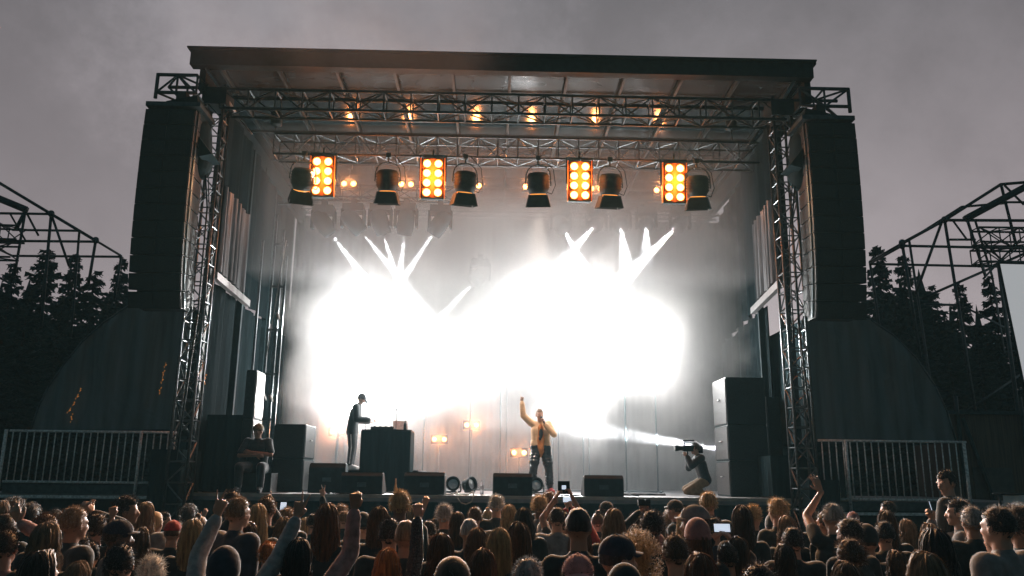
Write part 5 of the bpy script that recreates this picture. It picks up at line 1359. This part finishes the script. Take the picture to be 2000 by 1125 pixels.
PHONE = emat('phone_display', (.75, .85, 1.0), .75)
def ik(sh, w, a, b, pole):
    d = w - sh; L_ = d.length
    if L_ > (a + b) * .995: w = sh + d * ((a + b) * .995 / L_); d = w - sh; L_ = d.length
    if L_ < abs(a - b) + .05: L_ = abs(a - b) + .05
    x = (a * a - b * b + L_ * L_) / (2 * L_); h = math.sqrt(max(0, a * a - x * x)); u = d.normalized(); q = (pole - u * pole.dot(u)).normalized()
    return sh + u * x + q * h, w
for i, (px, py, w, style, hc, wear, top, turn, lab, arms) in enumerate(ARMS):
    p = settle(px, py, w, style); s = p.z / (1.742 + TOPZ.get(style, .004)); k = {}
    M = Matrix.Translation((p.x, p.y, 0)) @ Matrix.Rotation(R(turn), 4, 'Z') @ Matrix.Scale(s, 4); Mi = M.inverted()
    a0, b0 = .295, .265
    shs = dict(L=V((-.175, 0, 1.41)), R=V((.175, 0, 1.41))); slv = 1
    for (sd, wx, wy, off, pose, sl) in arms:
        tgt = Mi @ at(wx, wy, p.y + .12)
        sh = shs[sd].copy()
        if tgt.z > 1.6: sh += V((0, .01, .035))
        reach = (tgt - sh).length
        el, wr = ik(sh, tgt, a0, b0, V((off * .012, .15, -.25 if tgt.z < 1.7 else -.05)))
        k['sh' + sd], k['el' + sd], k['wr' + sd], k['hand' + sd] = sh, el, wr, pose
        up = V((0, 0, 1)); d = (wr - el).normalized()
        k[sd + 'hd'] = (d * .6 + up * .6).normalized() if pose not in ('grip', 'open') else (d + V((.0, .1, .2))).normalized()
        if pose == 'open': k[sd + 'hd'] = V((-.35, .1, .9)).normalized()
        k['n' + sd] = {'grip': V((-1 if sd == 'R' else 1, .4, 0)), 'bowl': V((-1 if sd == 'R' else 1, .3, 0))}.get(pose, V((0, 1, 0)))
        slv = sl
    J = skel(**k)
    big = w >= 50
    bm = body_mesh(J, .0065 if w >= 50 else .0085); infl = .009
    sm = shirt_mesh(J, infl, 1.0 if slv >= .5 else .4, 1.0, 0, True, .013)
    tm = STD[0][3]
    body, s = person(p, J, (bm, sm, tm), style, hc, wear, top, turn, lab, i + 2, s, skin=(0, 1, 0, 0, 0, 0, 0, 0, 1, 0, 0, 1, 0, 0, 0, 0, 1)[i])
    grips = [a for a in arms if a[4] == 'grip']
    if grips:
        ws = [M @ (k['wr' + a[0]] + k[a[0] + 'hd'] * .12) for a in grips]
        c = sum(ws, Vector()) / len(ws); side = len(ws) > 1
        c += Vector((0, .012, .015))
        ph = empty('mobile_phone', c, R(turn)); ph.rotation_euler = (R(-12), 0, R(turn))
        plab = {11: ('black phone with a small bright display held high before the stage', 'phone'), 12: ('small bright phone held up beside the larger black one', 'phone'), 6: ('small bright phone raised right of the pointing hand', 'phone'),
                14: ('glowing phone held sideways in two hands', 'phone'), 15: ('phone held upright low before the man facing left', 'phone'), 16: ('dark camera held up in the shaded crowd right of the middle', 'camera')}[i]
        tag(ph, plab[0], plab[1])
        wd_, hg = ((.150, .076) if side else (.076, .150)) if i not in (11,) else (.13, .14)
        sc2 = 1.0 if i == 11 else .9
        o = MB().box((0, 0, 0), (wd_ * sc2, .012 if i != 16 else .06, hg * sc2)).build('case', BLK, ph); bev(o, .004)
        MB().box((0, -.0075 if i != 16 else -.032, 0), (wd_ * sc2 * (.9 if i != 11 else .35), .003, hg * sc2 * (.86 if i != 11 else .3))).build('display', PHONE if i != 16 else GRILLE, ph)

# more heads that fill the gaps of the crowd, each told apart by the neighbour it peeks out beside
import re
CI = CAM_ROT.transposed()
def to_px(v):
    c = CI @ (Vector(v) - CAM_LOC); return 1000 + FPX * c.x / -c.z, 562.5 - FPX * c.y / -c.z
def short_of(lab):
    t = re.sub(r'^(large|small|tall|tallest|single) ', r'\1 ', lab)
    t = re.sub(r'^(person|man|boy|tall man|tall boy) (with|in|wearing) (a |an )?', '', t)
    t = re.split(r' (right|left|in|under|behind|near|below|beside|beneath|next|at|between|above|cut|half|touching|tucked|just|directly|on|and|before|turned|seen|over)( |$)|,', t)[0]
    return t
NB = []
for (px, py, w, style, hc, wear, top, turn, lab) in CROWD: NB.append((px, py, w, short_of(lab)))
for a in ARMS: NB.append((a[0], a[1], a[2], None))
seen = {}
for q in NB: seen[q[3]] = seen.get(q[3], 0) + 1
rg = random.Random(99); heads = [(q[0], q[1], q[2]) for q in NB]; made = 0; used = set()
EX = [('short', 'dark', 'dim dark head'), ('long', 'dark', 'long dark haired head'), ('short', 'brown', 'short brown haired head'), ('long', 'brown', 'long brown haired head'), ('wavy', 'fair', 'wavy light haired head'), ('short', 'black', 'short black haired head'), ('curly', 'dark', 'curly dark head'), ('pony', 'brown', 'head with a brown ponytail'), ('beanie', 'dark', 'head in a black knitted hat'), ('long', 'blonde', 'long blonde haired head')]
for t_ in range(9000):
    if made >= 52: break
    d = rg.uniform(3.6, 9.5); zt = rg.uniform(1.60, 1.80); x = rg.uniform(-.66, .66) * d + .02 * d
    px, py = to_px((x, d, zt))
    if not (10 < px < 1990 and 1000 < py < 1112): continue
    if any(a < px < b and py > c for a, b, c in ((1860, 2000, 1030), (375, 455, 1000), (480, 640, 1040), (640, 720, 1030), (785, 845, 1020), (1570, 1640, 990), (185, 240, 1000), (1230, 1300, 1040))): continue
    st, hc, ds = EX[rg.randrange(len(EX))]; w = FPX * WIDTH[st] / d
    if any((q[0] - x) ** 2 + (q[1] - d) ** 2 < .37 ** 2 for q in placed): continue
    if any(abs(h[0] - px) < .36 * (h[2] + w) and abs(h[1] - py) < .55 * (h[2] + w) * .62 for h in heads): continue
    nb = [q for q in NB if q[3] and seen[q[3]] == 1 and len(q[3].split()) >= 2]
    q = min(nb, key=lambda q: (q[0] - px) ** 2 + (q[1] - py) ** 2); sd = 'left' if px < q[0] else 'right'
    key = (q[3], sd)
    if key in used: continue
    used.add(key); placed.append((x, d)); heads.append((px, py, w)); made += 1
    J, bm, sm, tm, jm = STD[made % 3]
    person(Vector((x, d, zt)), J, (bm, sm if made % 2 else jm, tm), st, hc, '', ('black', 'navy', 'olive')[made % 3], rg.uniform(-12, 12), '%s %s of the %s' % (ds, sd, q[3]), made)
# ================================================================== the people on the stage
def stage_person(J, loc, rz, label, skin, vox=.008, scale=1.0, group=None):
    me = body_mesh(J, vox); me.materials.append(SKIN[skin])
    b = bpy.data.objects.new('person', me); COL.objects.link(b); b.location = loc; b.rotation_euler = (0, 0, rz); b.scale = (scale,) * 3
    tag(b, label, 'person', group); return b
# singer: faces the audience (local +Y turned to -Y), weight on his right leg
J = skel(shL=V((-.18, .01, 1.42)), elL=V((-.27, .20, 1.20)), wrL=V((-.08, .20, 1.42)), shR=V((.19, 0, 1.44)), elR=V((.37, .04, 1.60)), wrR=V((.40, .06, 1.88)),
         head=V((.02, .05, 1.615)), hyaw=.25, hpitch=-.12, handL='grip', handR='point', nL=V((.9, .5, .2)), nR=V((0, 1, 0)), Lhd=V((.35, -.1, .8)).normalized(), Rhd=V((-.05, .05, 1)).normalized(),
         hipL=V((-.1, 0, .92)), knL=V((-.17, .06, .50)), anL=V((-.20, -.02, .09)), toL=V((-.26, .13, .035)), hipR=V((.1, 0, .92)), knR=V((.14, .20, .58)), anR=V((.16, .06, .20)), toR=V((.18, .2, .17)))
J['knR'] = V((.15, .16, .52)); J['anR'] = V((.19, .02, .09)); J['toR'] = V((.25, .16, .035))
RP = V((1.03, 17.35, DZ + .002))
sg = stage_person(J, RP, R(180), 'singer in a tan bomber jacket with one arm raised and a microphone at his mouth', 0, .007, 1.0)
jk = shirt_mesh(J, .020, 1.0, 1.0, .06, True, .012, .012); child('jacket', jk, sg, mat('jacket_cream', (.66, .44, .26), .7, vary=.15, scale=9, bump=.3))
tsh = MB(); tsh.capsule(J['pelvis'] + V((0, .065, -.03)), .092, J['waist'] + V((0, .062, 0)), .095).capsule(J['waist'] + V((0, .062, 0)), .095, J['chest'] + V((0, .072, .04)), .072).capsule(J['chest'] + V((0, .072, .04)), .072, J['neck'] + V((0, .03, -.04)), .05)
bell(tsh, J['pelvis'] + V((0, .0, -.09)), .185, J['pelvis'] + V((0, .0, -.02)), .185)
ts = remeshed(tsh, 'shirt_mesh', .014); child('shirt', ts, sg, mat('shirt_ochre', (.52, .20, .07), .9, vary=.3, scale=8))
prt = MB()
for (x, z, w_, h_) in ((0, 1.22, .09, .20), (0.02, 1.12, .06, .08)): prt.ell((x, .158, z), (w_ * .5, .012, h_ * .5), None, 14, 10)
prt.build('shirt_print', FAB['black'], sg)
child('trousers', trousers_mesh(J, .020, .010, 4), sg, mat('glossy_black_trousers', (.02, .026, .03), .25, vary=.5, scale=12, bump=.6))
for s in 'LR': child('shoe', shoe_mesh(J, s), sg, FAB['red'] if s == 'L' else FAB['black'])
child('hair', HM['buzz'][0], sg, HAIR['fair'], J['head'], (J['hpitch'], 0, J['hyaw']))
mh = J['head'] + Matrix.Rotation(.25, 3, 'Z') @ V((0, .125, -.06))
mp = RP + Matrix.Rotation(R(180), 3, 'Z') @ mh
wp = RP + Matrix.Rotation(R(180), 3, 'Z') @ (J['wrL'] + V((.03, .02, .05)))
mc = empty('microphone', mp); tag(mc, 'black handheld microphone at the singer\'s mouth', 'microphone'); dv = (wp - mp)
MB().bar((0, 0, 0), dv.normalized() * .17, .014, .011, n=12).build('handle', BLK, mc); MB().ell((0, 0, 0), (.026, .026, .026), None, 16, 10).build('grille_ball', STEEL, mc)
w_ = J['wrR']; MB().lathe([(.034, -.012), (.036, 0), (.034, .012)], Matrix.Translation(w_ - V((0, 0, .02))), n=16, cap=False).build('wristband', BLK, sg)
# DJ: side view, looking right and down at the table
J = skel(pelvis=V((0, 0, .95)), waist=V((0, .01, 1.09)), chest=V((0, .05, 1.30)), neck=V((0, .11, 1.47)), head=V((0, .17, 1.615)), hpitch=-.45,
         shL=V((-.18, .08, 1.42)), elL=V((-.21, .10, 1.13)), wrL=V((-.14, .36, 1.10)), shR=V((.18, .08, 1.42)), elR=V((.21, .12, 1.13)), wrR=V((.13, .40, 1.13)), handL='relaxed', handR='relaxed', nL=V((0, 0, -1)), nR=V((0, 0, -1)))
DP = at(684, 917, 18.5); DP.z = rz_ + .012
dj = stage_person(J, DP, R(-90), 'DJ standing in profile at the black table, bent over the mixer, wearing a cap', 0, .009, .965)
child('jacket', shirt_mesh(J, .028, 1.0, 1.0, -.10, True, .014, .01), dj, FAB['black'])
child('trousers', trousers_mesh(J, .018), dj, FAB['black'])
for s in 'LR':
    child('shoe', shoe_mesh(J, s), dj, FAB['white'])
st_ = MB()
for hp, kn, an, sx in ((J['hipL'], J['knL'], J['anL'], -1), (J['hipR'], J['knR'], J['anR'], 1)):
    a_, b_2, c_ = hp + V((sx * .105, 0, -.08)), kn + V((sx * .078, 0, 0)), kn.lerp(an, .88) + V((sx * .062, 0, 0))
    st_.capsule(a_, .016, b_2, .016, n=8).capsule(b_2, .016, c_, .016, n=8)
st_.build('trouser_stripe', FAB['white'], dj)
child('hair', HM['short'][0], dj, HAIR['dark'], J['head'], (J['hpitch'], 0, 0)); c = child('cap', CAPM, dj, FAB['black'], J['head'], (J['hpitch'], 0, 0)); child('brim', BRIM, c, FAB['black'])
# cameraman: kneeling on his right knee, looking left
J = skel(pelvis=V((0, 0, .36)), waist=V((0, .04, .50)), chest=V((0, .09, .70)), neck=V((0, .13, .87)), head=V((0, .18, 1.03)), hpitch=.05,
         shL=V((-.18, .11, .83)), elL=V((-.20, .34, .66)), wrL=V((-.08, .40, .86)), shR=V((.18, .11, .83)), elR=V((.22, .30, .62)), wrR=V((.08, .34, .85)), handL='grip', handR='grip', nL=V((.9, 0, .3)), nR=V((-.9, 0, .3)),
         hipL=V((-.10, .02, .34)), knL=V((-.13, .44, .12)), anL=V((-.13, .08, .09)), toL=V((-.13, -.06, .05)), hipR=V((.10, .02, .34)), knR=V((.14, .40, .16)), anR=V((.14, .02, .08)), toR=V((.14, -.10, .05)), Lhd=V((.2, .5, .8)).normalized(), Rhd=V((-.2, .5, .8)).normalized())
for kk in ('pelvis', 'waist', 'chest', 'neck', 'head', 'shL', 'elL', 'wrL', 'shR', 'elR', 'wrR'): pass
KP = at(1378, 965, 15.75); KP.z = DZ
cm = stage_person(J, KP, R(90), 'cameraman kneeling at the right of the stage, filming to the left', 0, .009, .86)
child('jacket', shirt_mesh(J, .030, 1.0, 1.0, .0, True, .014, .01), cm, FAB['black']); child('trousers', trousers_mesh(J, .018), cm, FAB['sand'])
for s in 'LR': child('shoe', shoe_mesh(J, s), cm, FAB['black'])
child('hair', HM['short'][2], cm, HAIR['dark'], J['head'], (0, 0, 0))
vc = empty('video_camera', KP + V((-.36, 0, .90))); vc.scale = (.86, .86, .86); tag(vc, 'black shoulder video camera held by the kneeling cameraman', 'camera')
o = MB().box((0.12, 0, 0), (.34, .11, .13)).build('camera_body', BLK, vc); bev(o, .01)
MB().lathe([(.045, 0), (.05, .08), (.055, .10), (.055, .12)], Matrix.Translation((-.04, 0, 0)) @ Matrix.Rotation(R(-90), 4, 'Y'), n=18).build('lens', BLK, vc)
MB().box((-.20, 0, 0), (.07, .15, .12)).build('lens_hood', BLK, vc)
MB().bar((.0, 0, .07), (.0, 0, .12), .012).bar((.22, 0, .07), (.22, 0, .12), .012).bar((-.03, 0, .12), (.25, 0, .12), .014).build('carry_handle', BLK, vc)
MB().capsule((-.02, 0, .17), .022, (.2, 0, .17), .022).build('microphone', BLK, vc); MB().box((.34, 0, -.02), (.10, .1, .16)).build('battery', BLK, vc)
MB().bar((.05, .0, -.06), (.06, 0, -.20), .018).build('grip', BLK, vc)
# guard seated at the left with crossed arms
J = skel(pelvis=V((0, 0, .46)), waist=V((0, .01, .60)), chest=V((0, .03, .82)), neck=V((0, .04, .98)), head=V((0, .07, 1.135)), hyaw=-.5, hpitch=-.2,
         shL=V((-.20, .03, .94)), elL=V((-.30, .16, .70)), wrL=V((.04, .25, .74)), shR=V((.20, .03, .94)), elR=V((.30, .16, .68)), wrR=V((-.04, .27, .68)), handL='relaxed', handR='relaxed', nL=V((0, -1, 0)), nR=V((0, -1, 0)),
         hipL=V((-.11, .0, .46)), knL=V((-.20, .42, .47)), anL=V((-.20, .40, .09)), toL=V((-.22, .55, .035)), hipR=V((.11, 0, .46)), knR=V((.20, .42, .47)), anR=V((.20, .40, .09)), toR=V((.22, .55, .035)))
GP = at(497, 965, 15.5); GP.z = DZ
gd = stage_person(J, GP, R(180), 'guard in black with a camouflage cap sitting with crossed arms at the left', 1, .009, .98)
child('shirt', shirt_mesh(J, .016, .75, 1.12, 0, True, .014), gd, FAB['black']); child('trousers', trousers_mesh(J, .018), gd, FAB['black'])
for s in 'LR': child('shoe', shoe_mesh(J, s), gd, FAB['black'])
child('hair', HM['buzz'][0], gd, HAIR['dark'], J['head'], (J['hpitch'], 0, J['hyaw'])); c = child('cap', CAPM, gd, mat('camouflage', (.16, .12, .07), .9, vary=.8, scale=30), J['head'], (J['hpitch'], 0, J['hyaw'])); child('brim', BRIM, c, FAB['olive'])
fc = empty('flight_case', (GP.x, GP.y + .02, DZ)); tag(fc, 'black flight case the guard sits on', 'case')
MB().box((0, .1, .18), (.62, .42, .34)).build('case_body', BLK, fc)
for x in (-.31, .31):
    MB().box((x, .1, .18), (.012, .43, .35)).build('metal_edge', ALU, fc)
# tall steward at the right, above the crowd, looking down to the left
J = skel(hyaw=1.0, hpitch=-.25, elL=V((-.22, .05, 1.14)), wrL=V((-.12, .22, 1.02)), elR=V((.22, .05, 1.14)), wrR=V((.12, .22, 1.02)))
sp = at(1850, 919, 8.6); s_ = 1.0
pl = tag(MB().box((0, 0, (sp.z - 1.76) / 2), (.9, .9, sp.z - 1.76 - .004)).build('camera_platform', BLK, None, (sp.x, 8.6, 0)), 'black step under the steward at the right', 'platform')
sw_ = stage_person(J, V((sp.x, 8.6, sp.z - 1.76)), R(45), 'person in black raised above the crowd at the right, looking down to the left', 0, .009, 1.0)
child('top', shirt_mesh(J, .022, 1.0, 1.0), sw_, FAB['black']); child('trousers', trousers_mesh(J), sw_, FAB['black']); child('hair', HM['short'][0], sw_, HAIR['black'], J['head'], (J['hpitch'], 0, J['hyaw']))
for s in 'LR': child('shoe', shoe_mesh(J, s), sw_, FAB['black'])
